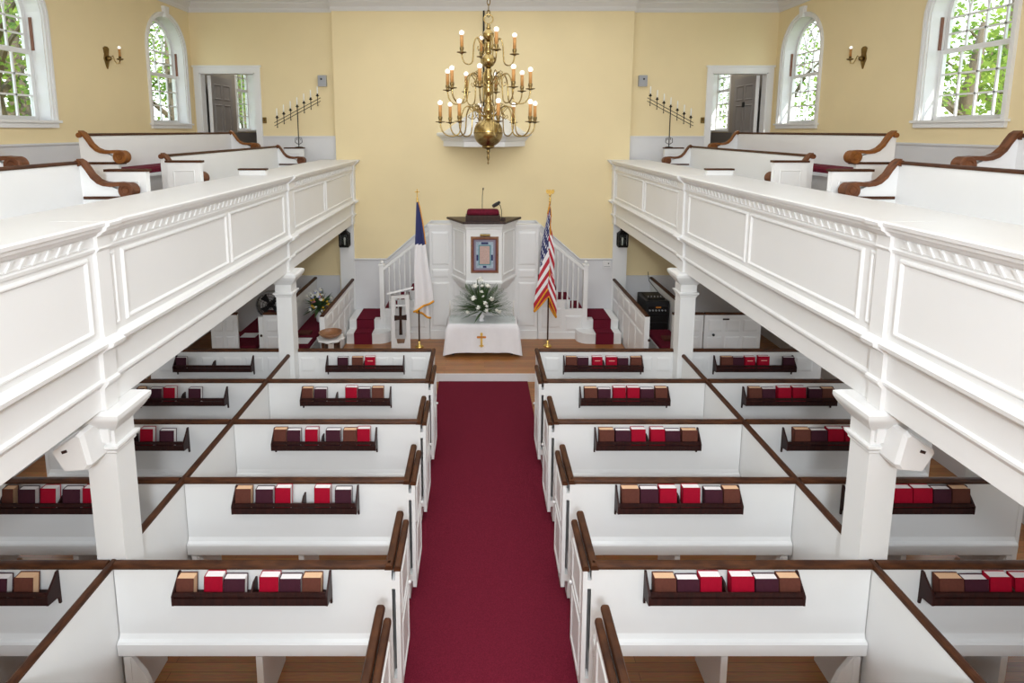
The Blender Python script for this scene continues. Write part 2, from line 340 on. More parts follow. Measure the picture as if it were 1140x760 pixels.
def window(s, cy, idx):
    w = struct('window_%d' % idx, (s * XW, cy, SILL))
    xg = XW + 0.17          # glazing plane
    n = 20
    # lining of the reveal
    b = MB(); A = [(cy - R0, SILL)] + arc(cy, R0, n, PI, 0) + [(cy + R0, SILL)]
    Bi = [(cy - R0 + 0.012, SILL)] + arc(cy, R0 - 0.012, n, PI, 0) + [(cy + R0 - 0.012, SILL)]
    for i in range(len(A) - 1): b.prism([A[i], A[i + 1], Bi[i + 1], Bi[i]], 'x', XW + 0.001, XW + 0.236)
    b.build('reveal', 'white', w, s=s)
    # casing with a rounded edge and keystone
    for (ra, rb, xd) in ((R0, R0 + 0.055, 0.022), (R0 + 0.038, R0 + 0.068, 0.038)):
        b = MB(); A = [(cy - ra, SILL)] + arc(cy, ra, n, PI, 0) + [(cy + ra, SILL)]; Bo = [(cy - rb, SILL)] + arc(cy, rb, n, PI, 0) + [(cy + rb, SILL)]
        for i in range(len(A) - 1): b.prism([A[i], A[i + 1], Bo[i + 1], Bo[i]], 'x', XW - xd, XW)
        b.build('casing', 'white', w, s=s)
    MB().prism([(cy - 0.045, SPR + R0 - 0.02), (cy + 0.045, SPR + R0 - 0.02), (cy + 0.07, SPR + R0 + 0.16), (cy - 0.07, SPR + R0 + 0.16)], 'x', XW - 0.06, XW).build('keystone', 'white', w, s=s)
    MB().box(XW - 0.06, XW + 0.236, cy - R0 - 0.10, cy + R0 + 0.10, SILL - 0.03, SILL).box(XW - 0.035, XW, cy - R0 - 0.07, cy + R0 + 0.07, SILL - 0.09, SILL - 0.03).build('sill', 'white', w, s=s)
    # sashes
    r = R0 - 0.014; zb, zm = SILL + 0.002, 4.86
    def frame(b, x, y0, y1, z0, z1, t): b.box(x - .018, x + .018, y0, y0 + t, z0, z1).box(x - .018, x + .018, y1 - t, y1, z0, z1).box(x - .017, x + .017, y0 + t, y1 - t, z0, z0 + t).box(x - .017, x + .017, y0 + t, y1 - t, z1 - t, z1)
    b = MB(); frame(b, xg, cy - r, cy + r, zb, zm, 0.05); lo = b.build('lower_sash', 'white', w, s=s)
    b = MB(); x = xg + 0.038
    b.box(x - .018, x + .018, cy - r, cy - r + .05, zm - .03, SPR).box(x - .018, x + .018, cy + r - .05, cy + r, zm - .03, SPR).box(x - .017, x + .017, cy - r + .05, cy + r - .05, zm - .03, zm + .015)
    A = arc(cy, r, n, PI, 0); Bi = arc(cy, r - .05, n, PI, 0)
    for i in range(n): b.prism([A[i], A[i + 1], Bi[i + 1], Bi[i]], 'x', x - .018, x + .018)
    up = b.build('upper_sash', 'white', w, s=s)
    wi = (2 * r - 0.1) / 4; t = 0.011
    for k in range(1, 4):
        y = cy - r + .05 + wi * k
        MB().box(xg - .012, xg + .012, y - t, y + t, zb + .05, zm - .05).build('glazing_bar', 'white', lo, s=s)
        MB().box(x - .012, x + .012, y - t, y + t, zm, SPR).build('glazing_bar', 'white', up, s=s)
    for k in (1, 2):
        z = zb + .05 + (zm - zb - .1) / 3 * k
        MB().box(xg - .012, xg + .012, cy - r + .05, cy + r - .05, z - t, z + t).build('glazing_bar', 'white', lo, s=s)
    for z in (zm + (SPR - zm) * 0.5, SPR): MB().box(x - .012, x + .012, cy - r + .05, cy + r - .05, z - t, z + t).build('glazing_bar', 'white', up, s=s)
    # gothic tracery in the arch: pairs of crossing curves
    for k in (1, 2, 3):
        y0 = cy - r + .05 + wi * k
        for sg in (-1, 1):
            rad = r - .05; pts = []
            for i in range(13):
                a = i / 12 * PI / 2; yy = y0 - sg * (rad - rad * math.cos(a)); zz = SPR + rad * math.sin(a)
                if (yy - cy) ** 2 + (zz - SPR) ** 2 > (r - .04) ** 2: break
                pts.append((x, yy, zz))
            if len(pts) > 1: MB().tube(pts, t, 6).build('glazing_bar', 'white', up, s=s)
    # panes
    for i in range(4):
        for j in range(3):
            ya = cy - r + .05 + wi * i; za = zb + .05 + (zm - zb - .1) / 3 * j
            MB().box(xg - .002, xg + .002, ya, ya + wi, za, za + (zm - zb - .1) / 3).build('pane', 'glass', lo, s=s)
        for j in range(2):
            za = zm + (SPR - zm) * 0.5 * j
            MB().box(x - .002, x + .002, ya, ya + wi, za, za + (SPR - zm) * 0.5).build('pane', 'glass', up, s=s)
    MB().prism(arc(cy, r - .03, n), 'x', x - .002, x + .002).build('arched_pane', 'glass', up, s=s)
    MB().box(xg - 0.055, xg - 0.02, cy + r - 0.01, cy + r, zm, SPR + 0.02).build('jamb_strip', 'shut', w, s=s)
i = 0
for cy, k in WIN:
    for s in (-1, 1):
        i += 1; window(s, cy, i)

# doorways to the vestibules, six-panel doors standing open, rooms and windows beyond
for s in (-1, 1):
    d = struct('door_%d' % (1 + (s > 0)), (s * 4.73, YS, 2.98))
    d0, d1, zt = 4.22, 5.24, 4.95
    b = MB()
    b.box(d0 - .10, d0, YS - .03, YS, 2.98, zt + .1).box(d1, d1 + .10, YS - .03, YS, 2.98, zt + .1).box(d0, d1, YS - .03, YS, zt, zt + .1)
    b.box(d0 - .12, d1 + .12, YS - .045, YS, zt + .1, zt + .13)
    b.build('casing', 'white', d, s=s)
    MB().box(d0 + .001, d0 + .02, YS - .02, YS + .16, 2.98, zt).box(d1 - .02, d1 - .001, YS - .02, YS + .16, 2.98, zt).box(d0, d1, YS - .02, YS + .16, zt - .02, zt - .001).build('jamb', 'white', d, s=s)
    lf = MB().box(5.13, 5.17, YS + .18, YS + 1.12, 3.0, 4.92).build('door_leaf', 'doorgrey', d, s=s)
    for (ya, yb) in ((.12, .43), (.51, .82)):
        for (za, zb) in ((3.2, 3.75), (3.85, 4.4), (4.48, 4.78)):
            b = MB(); b.ring('x', 5.13, -1, YS + .18 + ya, YS + .18 + yb, za, zb, .035, .012).build('door_panel', 'doorgrey', lf, s=s)
    MB().box(5.12, 5.18, YS + .165, YS + .182, 3.0, 4.92).build('door_edge', 'white', lf, s=s)
    MB().box(5.11, 5.13, YS + .62, YS + .70, 4.35, 4.45).build('door_plate', 'black', lf, s=s) if s > 0 else None
    w = struct('wall_vestibule_' + SIDE[s])
    MB().box(2.9, 3.0, YS + .15, 14.9, 2.9, 5.9).box(2.9, XW, 14.8, 14.9, 2.9, 5.9).box(2.9, XW, YS + .16, 14.9, 5.8, 5.9).build('plaster', 'vest', w, s=s)
    MB().box(3.0, XW, YS + .15, 14.8, 2.88, 2.98).build('vestibule_floor', 'floor', w, s=s)
    MB().box(XW - .03, XW, YS + .16, 14.8, 2.98, 3.85).box(3.0, XW - .03, 14.77, 14.8, 2.98, 3.85).build('vestibule_dado', 'vestdark', w, s=s)
    MB().box(XW - .012, XW, YS + .16, 12.7, 3.85, 5.8).box(XW - .012, XW, 13.9, 14.8, 3.85, 5.8).box(XW - .012, XW, 12.7, 13.9, 5.7, 5.8).build('vestibule_side_plaster', 'vest', w, s=s)
    v = struct('window_%d' % (5 + (s > 0)), (s * XW, 13.3, 3.9))
    MB().box(XW - .04, XW + .236, 12.7, 13.9, 3.87, 3.908).box(XW - .02, XW + .236, 12.7, 12.765, 3.9, 5.65).box(XW - .02, XW + .236, 13.835, 13.9, 3.9, 5.65).box(XW - .02, XW + .236, 12.7, 13.9, 5.635, 5.7).build('casing', 'white', v, s=s)
    sa = MB().box(XW + .17, XW + .20, 12.75, 12.8, 3.9, 5.65).box(XW + .17, XW + .20, 13.8, 13.85, 3.9, 5.65).box(XW + .17, XW + .20, 12.8, 13.8, 3.9, 3.95).box(XW + .17, XW + .20, 12.8, 13.8, 4.77, 4.83).box(XW + .17, XW + .20, 12.8, 13.8, 5.6, 5.65).build('sash', 'white', v, s=s)
    for k in (1, 2, 3): MB().box(XW + .175, XW + .195, 12.8 + .25 * k - .011, 12.8 + .25 * k + .011, 3.95, 5.6).build('glazing_bar', 'white', sa, s=s)
    for z in (4.22, 4.5, 5.09, 5.35): MB().box(XW + .175, XW + .195, 12.8, 13.8, z - .011, z + .011).build('glazing_bar', 'white', sa, s=s)
    for i in range(4):
        for za, zb in ((3.95, 4.22), (4.22, 4.5), (4.5, 4.77), (4.83, 5.09), (5.09, 5.35), (5.35, 5.6)):
            MB().box(XW + .183, XW + .187, 12.8 + .25 * i, 13.05 + .25 * i, za, zb).build('pane', 'glass', sa, s=s)

# ------------------------------------------------------------------ galleries
GF = 2.42        # face of the parapet
PILS = [(3.40, 3.52), (6.93, 7.10), (10.56, 10.72)]
def gallery(s):
    g = struct('gallery', (s * 2.5, 5, 2.16))
    Y0, Y1 = 0.6, YW - 0.001
    MB().box(2.47, XW, Y0, YW, 2.17, 2.40).box(2.72, XW, YW, YS, 2.17, 2.4).build('soffit', 'ivory', g, s=s)
    MB().box(2.62, 3.55, Y0, YW, 2.40, 2.75).box(3.55, XW, Y0, YW, 2.40, 2.98).box(2.72, XW, YW, YS, 2.4, 2.98).build('tier_floor', 'floor', g, s=s)
    # architrave, fascia and mouldings (profile in x, z extruded along the building)
    prof = [(2.62, 2.16), (2.455, 2.16), (2.455, 2.30), (2.425, 2.335), (2.425, 2.35), (2.445, 2.362), (2.445, 2.53), (2.43, 2.545), (2.375, 2.575), (2.37, 2.60), (2.40, 2.612), (2.42, 2.63), (2.42, 3.17), (2.62, 3.17)]
    MB().prism(prof, 'y', Y0, Y1).build('parapet', 'ivory', g, s=s)
    cprof = [(2.62, 3.17), (2.405, 3.17), (2.40, 3.19), (2.41, 3.20), (2.41, 3.265), (2.39, 3.272), (2.375, 3.29), (2.35, 3.305), (2.345, 3.325), (2.33, 3.33), (2.325, 3.352), (2.34, 3.36), (3.02, 3.36), (3.02, 3.33), (2.62, 3.33)]
    MB().prism(cprof, 'y', Y0, Y1).build('cap_cornice', 'ivory', g, s=s)
    MB().box(2.62, 2.66, Y0, Y1, 2.7, 3.33).build('parapet_lining', 'ivory', g, s=s)
    for (ya, yb) in PILS:
        P = [(2.66, 2.16), (2.425, 2.16), (2.425, 2.30), (2.395, 2.335), (2.395, 2.35), (2.415, 2.362), (2.415, 2.53), (2.40, 2.545), (2.345, 2.575), (2.34, 2.60), (2.37, 2.612), (2.395, 2.63), (2.395, 3.17), (2.378, 3.19), (2.385, 3.20), (2.385, 3.265), (2.365, 3.272), (2.35, 3.29), (2.325, 3.305), (2.32, 3.325), (2.305, 3.33), (2.30, 3.352), (2.31, 3.361), (2.66, 3.361)]
        MB().prism(P, 'y', ya, min(yb, Y1)).build('pilaster', 'ivory', g, s=s)
    for (ya, yb) in ((1.70, 3.345), (3.535, 3.60), (3.66, 5.235), (5.29, 6.80), (7.145, 8.62), (8.70, 10.45)):
        b = MB()
        if yb - ya > .3: b.ring('x', GF, -1, ya, yb, 2.665, 3.145, 0.034, 0.016)
        else: b.ring('x', GF, -1, ya, yb, 2.665, 3.145, 0.03, 0.012)
        b.build('panel_moulding', 'ivory', g, s=s)
    # running fret blocks of the frieze
    b = MB(); p = 0.086
    b.prism([(-0.012, 3.205), (0.010, 3.205), (0.052, 3.258), (0.030, 3.258)], 'x', 2.400, 2.412)
    b.prism([(-0.012, 3.205), (0.074, 3.205), (0.074, 3.213), (-0.012, 3.213)], 'x', 2.403, 2.412)
    b.v = [(x, y + 1.0, z) for x, y, z in b.v]
    f0 = b.build('fret_block', 'ivory', g, s=s)
    y = 1.8; first = True
    while y < 10.45:
        if not any(a - .09 < y < c + .02 for a, c in PILS):
            if first: f0.location = (0, y - 1.0, 0); first = False
            else: cpy(f0, g, (0, y - 1.0, 0))
        y += p
for s in (-1, 1): gallery(s)

# columns carrying the galleries
def column(s, yc, label):
    c = thing('column', label, 'column', (s * 2.52, yc, 0), 'columns under the galleries')
    a = 0.095; x = 2.52
    sh = MB(); sh.box(x - a, x + a, yc - a, yc + a, 0, 1.86).build('shaft', 'white', c, s=s)
    def sq(e, z): return [(x - a - e, yc - a - e, z), (x + a + e, yc - a - e, z), (x + a + e, yc + a + e, z), (x - a - e, yc + a + e, z)]
    MB().loft([sq(.004, 1.84), sq(.012, 1.85), sq(.012, 1.862), sq(.03, 1.885), sq(.03, 1.90), sq(.008, 1.905)]).build('necking', 'white', c, s=s)
    MB().loft([sq(.006, 1.90), sq(.006, 2.0), sq(.02, 2.015), sq(.06, 2.06), sq(.085, 2.10), sq(.09, 2.115), sq(.09, 2.14), sq(.06, 2.158)]).build('capital', 'white', c, s=s)
for s in (-1, 1):
    column(s, 3.545, 'square white column with the loudspeaker, nearest one below the %s gallery' % SIDE[s])
    column(s, 7.04, 'square white column at the front pew below the %s gallery' % SIDE[s])

# loudspeakers on the near columns
for s in (-1, 1):
    t = thing('loudspeaker', 'off-white angled loudspeaker mounted on the near column of the %s gallery' % SIDE[s], 'speaker', (s * 2.6, 3.36, 1.8), 'off-white loudspeakers')
    def q(x, z, y): return (x, y, z)
    ring = [(2.475, 1.86), (2.50, 1.825), (2.635, 1.815), (2.705, 1.945), (2.70, 1.965), (2.535, 2.075), (2.51, 2.06)]
    cx, cz = 2.59, 1.945
    b = MB(); b.loft([[q(x, z, 3.448) for x, z in ring], [q(x, z, 3.30) for x, z in ring], [q(cx + (x - cx) * .88, cz + (z - cz) * .88, 3.27) for x, z in ring]])
    b.build('cabinet', 'ivory', t, s=s)
    MB().prism([(2.60, 1.955), (2.63, 1.945), (2.636, 1.962), (2.606, 1.972)], 'y', 3.264, 3.275).build('badge', 'dark', t, s=s)
    MB().box(2.44, 2.50, 3.42, 3.449, 1.93, 2.02).build('bracket', 'ivory', t, s=s)

# ------------------------------------------------------------------ box pews on the main floor
ROWS = [7.127, 6.204, 5.282, 4.329, 3.414, 2.56]
RN = ['front-row', 'second-row', 'third-row', 'fourth-row', 'fifth-row', 'sixth-row']
EN = {1: 0.608, -1: 0.622}; EI = {1: 0.664, -1: 0.676}
def pew(s, io, r):
    Y = ROWS[r]
    xa, xb = (EI[s] + (.03 if r == 0 else -.016), 2.4765) if io == 'in' else (2.5235, 4.32)
    where = ('%s of the aisle' if io == 'in' else 'below the %s gallery') % SIDE[s]
    t = thing('box_pew', '%s white box pew %s with brown cap rail' % (RN[r], where), 'pew', (s * (xa + xb) / 2, Y, 0), 'white box pews')
    z0 = 0.0 if r == 0 else 0.455
    MB().box(xa, xb, Y - .018, Y + .018, z0, 1.068).build('back_panel', 'white', t, s=s)
    MB().prism(capp(Y, 1.066), 'x', xa - .0, xb).build('cap_rail', 'rail', t, s=s)
    if r == 0:
        n = 7 if io == 'in' else 6; w = (xb - xa - .1) / n
        for i in range(n):
            for za, zb in ((0.80, 0.99), (0.52, 0.72), (0.1, 0.44)):
                MB().field('y', Y - .018, -1, xa + .05 + w * i + .03, xa + .05 + w * (i + 1) - .03, za, zb, .02, .006).build('raised_panel', 'white', t, s=s)
    else:
        MB().prism([(Y - .018, .455), (Y - .055, .455), (Y - .058, .54), (Y - .05, .552), (Y - .03, .56), (Y - .018, .59)], 'x', xa + .02, xb - .001).build('ledge', 'white', t, s=s)
        MB().box(xa + .02, xb, Y + .018, Y + .40, .44, .47).build('seat', 'white', t, s=s)
        for x in (xa + .05, (xa + xb) / 2 - .02, xb - .05):
            MB().prism([(Y - .045, 0), (Y + .36, 0), (Y + .36, .44), (Y - .045, .44)], 'x', x - .022, x + .022).build('leg', 'white', t, s=s)
        MB().prism([(xb - .26, 0), (xb - .072, 0), (xb - .072, .44), (xb - .16, .30)], 'y', Y - .04, Y - .01).build('foot_bracket', 'white', t, s=s)
    if io == 'out':
        MB().box(xb, xb + .035, Y - .02, Y + .50, .02, 1.066).build('end_panel', 'white', t, s=s)
        MB().prism(capp(xb + .017, 1.066), 'y', Y - .035, Y + .5).build('end_rail', 'rail', t, s=s)
        return
    # aisle end: fixed panel with its own rail, and the door folded back against it
    xi, xo = EI[s], EN[s]
    L = 0.93 if r == 1 else 0.50
    if r == 0: return
    e = MB().box(xi - .016, xi + .016, Y - .02, Y + L, .03, 1.066).build('end_panel', 'white', t, s=s)
    MB().prism(capp(xi, 1.066, .054), 'y', Y - .035, Y + L + .01).build('end_rail', 'rail', t, s=s)
    D = 0.415
    dr = MB().box(xo - .015, xo + .015, Y - .022, Y + D, .135, 1.060).build('door', 'white', t, s=s)
    MB().prism(capp(xo, 1.058, .046), 'y', Y - .035, Y + D + .01).build('door_rail', 'rail', dr, s=s)
    for za, zb in ((.20, .62), (.68, 1.0)):
        MB().ring('x', xo - .015, -1, Y + .04, Y + D - .05, za, zb, .025, .008).build('door_panel', 'white', dr, s=s)
    for z in (.22, .95):
        MB().box(xo + .012, xi - .014, Y - .021, Y + .05, z - .03, z + .03).build('hinge_block', 'white', dr, s=s)
    MB().ball((xo - .025, Y + D - .03, .62), .014, 8).build('knob', 'white', dr, smooth=True, s=s)
for s in (-1, 1):
    for r in range(6):
        pew(s, 'in', r); pew(s, 'out', r)
    # outer corner rail of the front box, turning along the aisle
    d = thing('pew_divider', 'long white partition with brown rail dividing pews on the %s' % SIDE[s], 'partition', (s * 2.5, 4.4, 0), 'pew dividers')
    MB().box(2.482, 2.518, 1.7, 3.40, 0, 1.068).box(2.482, 2.518, 3.66, 6.93, 0, 1.068).build('panel', 'white', d, s=s)
    MB().prism(capp(2.5, 1.064, .046), 'y', 1.7, 3.44).prism(capp(2.5, 1.064, .046), 'y', 3.64, 6.945).build('cap_rail', 'rail', d, s=s)

# ------------------------------------------------------------------ book racks and books
RACKS = {
(-1,'in',0):(-2.05,-1.05,[('plum',-1.899,-1.762),('brown',-1.714,-1.575),('red',-1.547,-1.415)]),
(-1,'in',1):(-2.092,-1.081,[('brown',-2.083,-1.957),('plum',-1.937,-1.798),('red',-1.589,-1.458),('plum',-1.448,-1.309),('brown',-1.291,-1.16)]),
(-1,'in',2):(-2.085,-1.08,[('brown',-2.072,-1.945),('plum',-1.94,-1.81),('red',-1.765,-1.641),('plum',-1.565,-1.424),('brown',-1.398,-1.27),('red',-1.262,-1.138)]),
(-1,'in',3):(-2.058,-1.062,[('brown',-2.036,-1.911),('plum',-1.874,-1.734),('red',-1.716,-1.593),('red',-1.404,-1.279),('plum',-1.24,-1.109)]),
(-1,'in',4):(-2.048,-1.052,[('brown',-2.035,-1.918),('red',-1.851,-1.731),('plum',-1.728,-1.589),('red',-1.498,-1.374),('plum',-1.37,-1.232),('brown',-1.223,-1.102)]),
(-1,'out',0):(-4.0,-2.995,[('plum',-3.965,-3.832)]),
(-1,'out',1):(-3.95,-2.936,[('brown',-3.935,-3.844),('plum',-3.785,-3.652),('red',-3.628,-3.501),('plum',-3.35,-3.211)]),
(-1,'out',2):(-3.929,-2.92,[('red',-3.352,-3.229),('plum',-3.167,-3.027)]),
(-1,'out',3):(-3.915,-2.922,[('brown',-3.90,-3.81),('plum',-3.771,-3.634),('red',-3.591,-3.469),('plum',-3.415,-3.275),('red',-3.253,-3.131)]),
(-1,'out',4):(-3.834,-2.835,[('red',-3.42,-3.29),('plum',-3.256,-3.115),('brown',-3.071,-2.947)]),
(1,'in',0):(1.001,2.017,[('brown',1.027,1.165),('plum',1.173,1.315),('red',1.361,1.492),('red',1.539,1.679),('plum',1.687,1.825),('brown',1.856,1.995)]),
(1,'in',1):(1.05,2.056,[('brown',1.097,1.240),('plum',1.249,1.391),('red',1.42,1.56),('red',1.578,1.716),('plum',1.726,1.876),('brown',1.894,2.029)]),
(1,'in',2):(1.036,2.048,[('brown',1.071,1.215),('plum',1.227,1.375),('red',1.38,1.518),('red',1.567,1.704),('plum',1.708,1.851),('brown',1.868,2.018)]),
(1,'in',3):(1.016,2.015,[('brown',1.053,1.194),('plum',1.201,1.345),('red',1.355,1.492),('red',1.54,1.679),('plum',1.715,1.858),('brown',1.866,1.995)]),
(1,'in',4):(0.991,1.992,[('brown',1.036,1.176),('plum',1.182,1.325),('red',1.329,1.467),('red',1.527,1.675),('plum',1.684,1.832),('brown',1.836,1.972)]),
(1,'out',0):(2.942,3.97,[('brown',3.013,3.161),('plum',3.164,3.302),('red',3.314,3.445),('red',3.486,3.629),('plum',3.81,3.95)]),
(1,'out',1):(2.90,3.923,[('brown',2.947,3.089),('plum',3.096,3.24),('red',3.27,3.418),('red',3.435,3.583),('plum',3.62,3.765),('brown',3.769,3.905)]),
(1,'out',2):(2.87,3.861,[('brown',2.954,3.107),('plum',3.113,3.271),('red',3.274,3.427),('red',3.438,3.583)]),
(1,'out',3):(2.856,3.857,[('plum',3.08,3.221),('red',3.224,3.375),('red',3.379,3.533),('plum',3.541,3.684),('brown',3.692,3.835)]),
(1,'out',4):(2.80,3.79,[('brown',2.862,3.020),('plum',3.024,3.18),('red',3.185,3.325),('red',3.345,3.480)]),
}
CN = {'red': 'crimson', 'plum': 'dark plum', 'brown': 'brown'}
def place(s, io): return ('%s of aisle' if io == 'in' else 'under %s gallery') % SIDE[s]
for (s, io, r), (a, c, bks) in RACKS.items():
    Y = ROWS[r] - 0.019
    zb = (.852, .855, .863, .885, .908)[r]
    if r == 0: Y -= .007
    t = thing('book_rack', 'dark wooden book rack on %s pew %s' % (RN[r], place(s, io)), 'rack', ((a + c) / 2, Y, zb), 'wall book racks')
    for x, sg in ((a, 1), (c, -1)):
        MB().prism([(Y, zb - .085), (Y - .012, zb - .085), (Y - .02, zb - .03), (Y - .115, zb - .012), (Y - .115, zb + .055), (Y - .035, min(zb + .145, 1.035)), (Y - .018, min(zb + .17, 1.056)), (Y, min(zb + .17, 1.056))], 'x', x, x + sg * .014).build('bracket', 'rack', t)
    MB().box(a + .014, c - .014, Y - .10, Y, zb - .008, zb + .006).build('shelf', 'rack', t)
    MB().box(a + .014, c - .014, Y - .113, Y - .10, zb - .012, zb + .038).build('front_board', 'rack', t)
    MB().box(a + .014, c - .014, Y - .113, Y - .102, zb + .05, zb + .078).build('front_rail', 'rack', t)
    mid = None
    xs = sorted(bks, key=lambda q: q[1]); xm = (a + c) / 2
    gaps = [(abs((p[2] + q[1]) / 2 - xm), p[2], q[1]) for p, q in zip(xs, xs[1:]) if q[1] - p[2] > .012]
    for d_, g0, g1 in sorted(gaps):
        if d_ < .22: mid = (g0 + g1) / 2; break
    if mid is None: mid = xm
    for p in xs:
        if p[1] - .008 < mid < p[2] + .008: mid = None; break
    if mid is not None:
        MB().prism([(Y, zb + .005), (Y - .10, zb + .005), (Y - .10, zb + .07), (Y - .05, zb + .105), (Y, zb + .105)], 'x', mid - .006, mid + .006).build('divider', 'rack', t)
    for i, (cname, x0, x1) in enumerate(xs):
        x0 = max(x0, a + .017); x1 = min(x1, c - .017)
        rnd = random.Random(hash((s, io == 'in', r, i)) & 0xffff)
        hgt = {'red': .178, 'plum': .166, 'brown': .172}[cname] + rnd.uniform(-.004, .006)
        tk = {'red': .060, 'plum': .054, 'brown': .060}[cname]
        if r == 4: hgt -= .030
        if r == 0: hgt -= .002; tk -= .012
        lab = '%s book, %s from left in the %s rack %s' % (CN[cname], ORDN[i], RN[r], place(s, io))
        B = thing('hymnal', lab, 'book', ((x0 + x1) / 2, Y - .05, zb + .006), 'books in the pew racks')
        yb0 = Y - .097 + .0; z0 = zb + .007
        lean = .024 if r else .014        # the top leans back towards the pew
        def sheet(b, xa, xb, ya, yb, za, zt):
            b.loft([[(xa, ya, za), (xb, ya, za), (xb, yb, za), (xa, yb, za)], [(xa, ya + lean, zt), (xb, ya + lean, zt), (xb, yb + lean, zt), (xa, yb + lean, zt)]])
        b = MB(); sheet(b, x0, x1, yb0, yb0 + .0035, z0, z0 + hgt); sheet(b, x0, x1, yb0 + tk - .0035, yb0 + tk, z0, z0 + hgt)
        sheet(b, x0, x0 + .004, yb0, yb0 + tk, z0, z0 + hgt)
        b.build('cover', cname, B)
        b = MB(); sheet(b, x0 + .004, x1 - .004, yb0 + .0035, yb0 + tk - .0035, z0 + .003, z0 + hgt - .004)
        b.build('page_block', 'oldpage' if cname == 'brown' else 'page', B)
        if cname == 'red' and r == 0:
            b = MB(); w_ = x1 - x0; sheet(b, x0 + w_ * .25, x1 - w_ * .22, yb0 + lean * .68 - lean * .68 - .0006, yb0, z0 + hgt * .68, z0 + hgt * .68 + .008)
            for k in range(len(b.v)): b.v[k] = (b.v[k][0], yb0 - .0006 + lean * (b.v[k][2] - z0) / hgt + (0.0006 if k % 4 > 1 else 0), b.v[k][2])
            b.build('cover_title', 'gilt', B)

# ------------------------------------------------------------------ carpet and chancel
tag(MB().cbox(-0.715, 0.675, -1.0, PY - 0.022, 0.0, 0.012, .004).build('aisle_carpet', 'carpet', org=(0, 4, 0)), 'crimson carpet runner laid down the centre aisle', 'carpet')

# panelled screen with the pulpit standing out of it
SY = 10.05
sc = thing('chancel_screen', 'white panelled screen behind the pulpit and table', 'screen', (0, SY, PZ))
b = MB(); b.box(-.97, .97, SY, SY + .06, PZ, 2.22).box(-1.0, 1.0, SY - .03, SY + .08, 2.22, 2.255).box(-.985, .985, SY - .015, SY + .07, 2.19, 2.22); b.box(-.97, .97, SY - .015, SY, PZ, PZ + .16)
b.build('backing', 'white', sc)
for xa, xb in ((-.93, -.62), (.62, .93), (-.55, -.05), (.05, .55)):
    for za, zb in ((1.52, 2.12), (1.28, 1.44), (.38, 1.20)):
        if abs(xa) < .6 and za > .5: continue
        MB().field('y', SY, -1, xa, xb, za, zb, .03, .014).build('raised_panel', 'white', sc)

pu = thing('pulpit', 'white half-hexagonal panelled pulpit with a dark wooden ledge', 'pulpit', (0, SY, .95))
def hx(k, z, y1=SY - .032): return [(-.56 * k, y1, z), (-.30 * k, y1 - .50 * k, z), (.30 * k, y1 - .50 * k, z), (.56 * k, y1, z)]
MB().loft([hx(1, 1.36), hx(1, 2.27)]).build('drum', 'white', pu)
MB().loft([hx(1.0, 2.25), hx(1.03, 2.265), hx(1.03, 2.285), hx(1.07, 2.325), hx(1.09, 2.335), hx(1.09, 2.352)]).build('cornice', 'white', pu)
MB().loft([hx(.22, .95), hx(.34, .97), hx(.55, 1.03), hx(.78, 1.12), hx(.93, 1.23), hx(1.0, 1.30), hx(1.035, 1.31), hx(1.04, 1.345), hx(1.0, 1.37)]).build('base_bowl', 'white', pu)
b = MB(); b.loft([hx(1.16, 2.354), hx(1.18, 2.37), hx(1.16, 2.392)]); b.build('ledge', 'dark', pu)
for sg in (-1, 1):
    b = MB().ring('y', 0, -1, .05, .51, 1.44, 2.20, .035, .014)
    a = math.atan2(.50, .26)
    b.v = [(.30 + x * math.cos(a) - y * math.sin(a), SY - .532 + x * math.sin(a) + y * math.cos(a), z) for x, y, z in b.v]
    b.build('panel_moulding', 'white', pu, s=sg)
MB().cbox(-.31, .27, SY - .56, SY - .30, 2.393, 2.49, .008).build('book_desk', 'dark', pu)
tag(MB().loft([[(x, y, z) for x, y in ((-.29 + e, SY - .55 + e), (.25 - e, SY - .55 + e), (.25 - e, SY - .33 - e), (-.29 + e, SY - .33 - e))] for e, z in ((.012, 2.491), (0, 2.51), (0, 2.545), (.02, 2.575), (.06, 2.585))]).build('pulpit_cushion', 'cushion', org=(0, SY - .45, 2.49), smooth=True), 'burgundy cushion lying on top of the pulpit desk', 'cushion')
t = thing('gooseneck_microphone', 'thin gooseneck microphone standing up from the pulpit desk', 'microphone', (-.03, SY - .29, 2.393))
MB().tube([(-.03, SY - .27, 2.394), (-.03, SY - .27, 2.6), (-.028, SY - .28, 2.78), (-.018, SY - .31, 2.90)], .005, 6).build('neck', 'iron', t)
MB().tube([(-.018, SY - .31, 2.895), (-.014, SY - .325, 2.93)], .011, 8).build('capsule', 'black', t)
t = thing('reading_lamp', 'small black reading lamp on the right of the pulpit', 'lamp', (.31, SY - .40, 2.393))
MB().cbox(.285, .36, SY - .45, SY - .36, 2.394, 2.44).build('base', 'dark', t)
MB().tube([(.30, SY - .40, 2.44), (.295, SY - .40, 2.56), (.27, SY - .43, 2.65), (.23, SY - .46, 2.67)], .006, 6).build('neck', 'iron', t)
MB().tube([(.26, SY - .43, 2.70), (.20, SY - .47, 2.665), (.15, SY - .50, 2.64)], [.025, .035, .03], 8).build('shade', 'black', t)

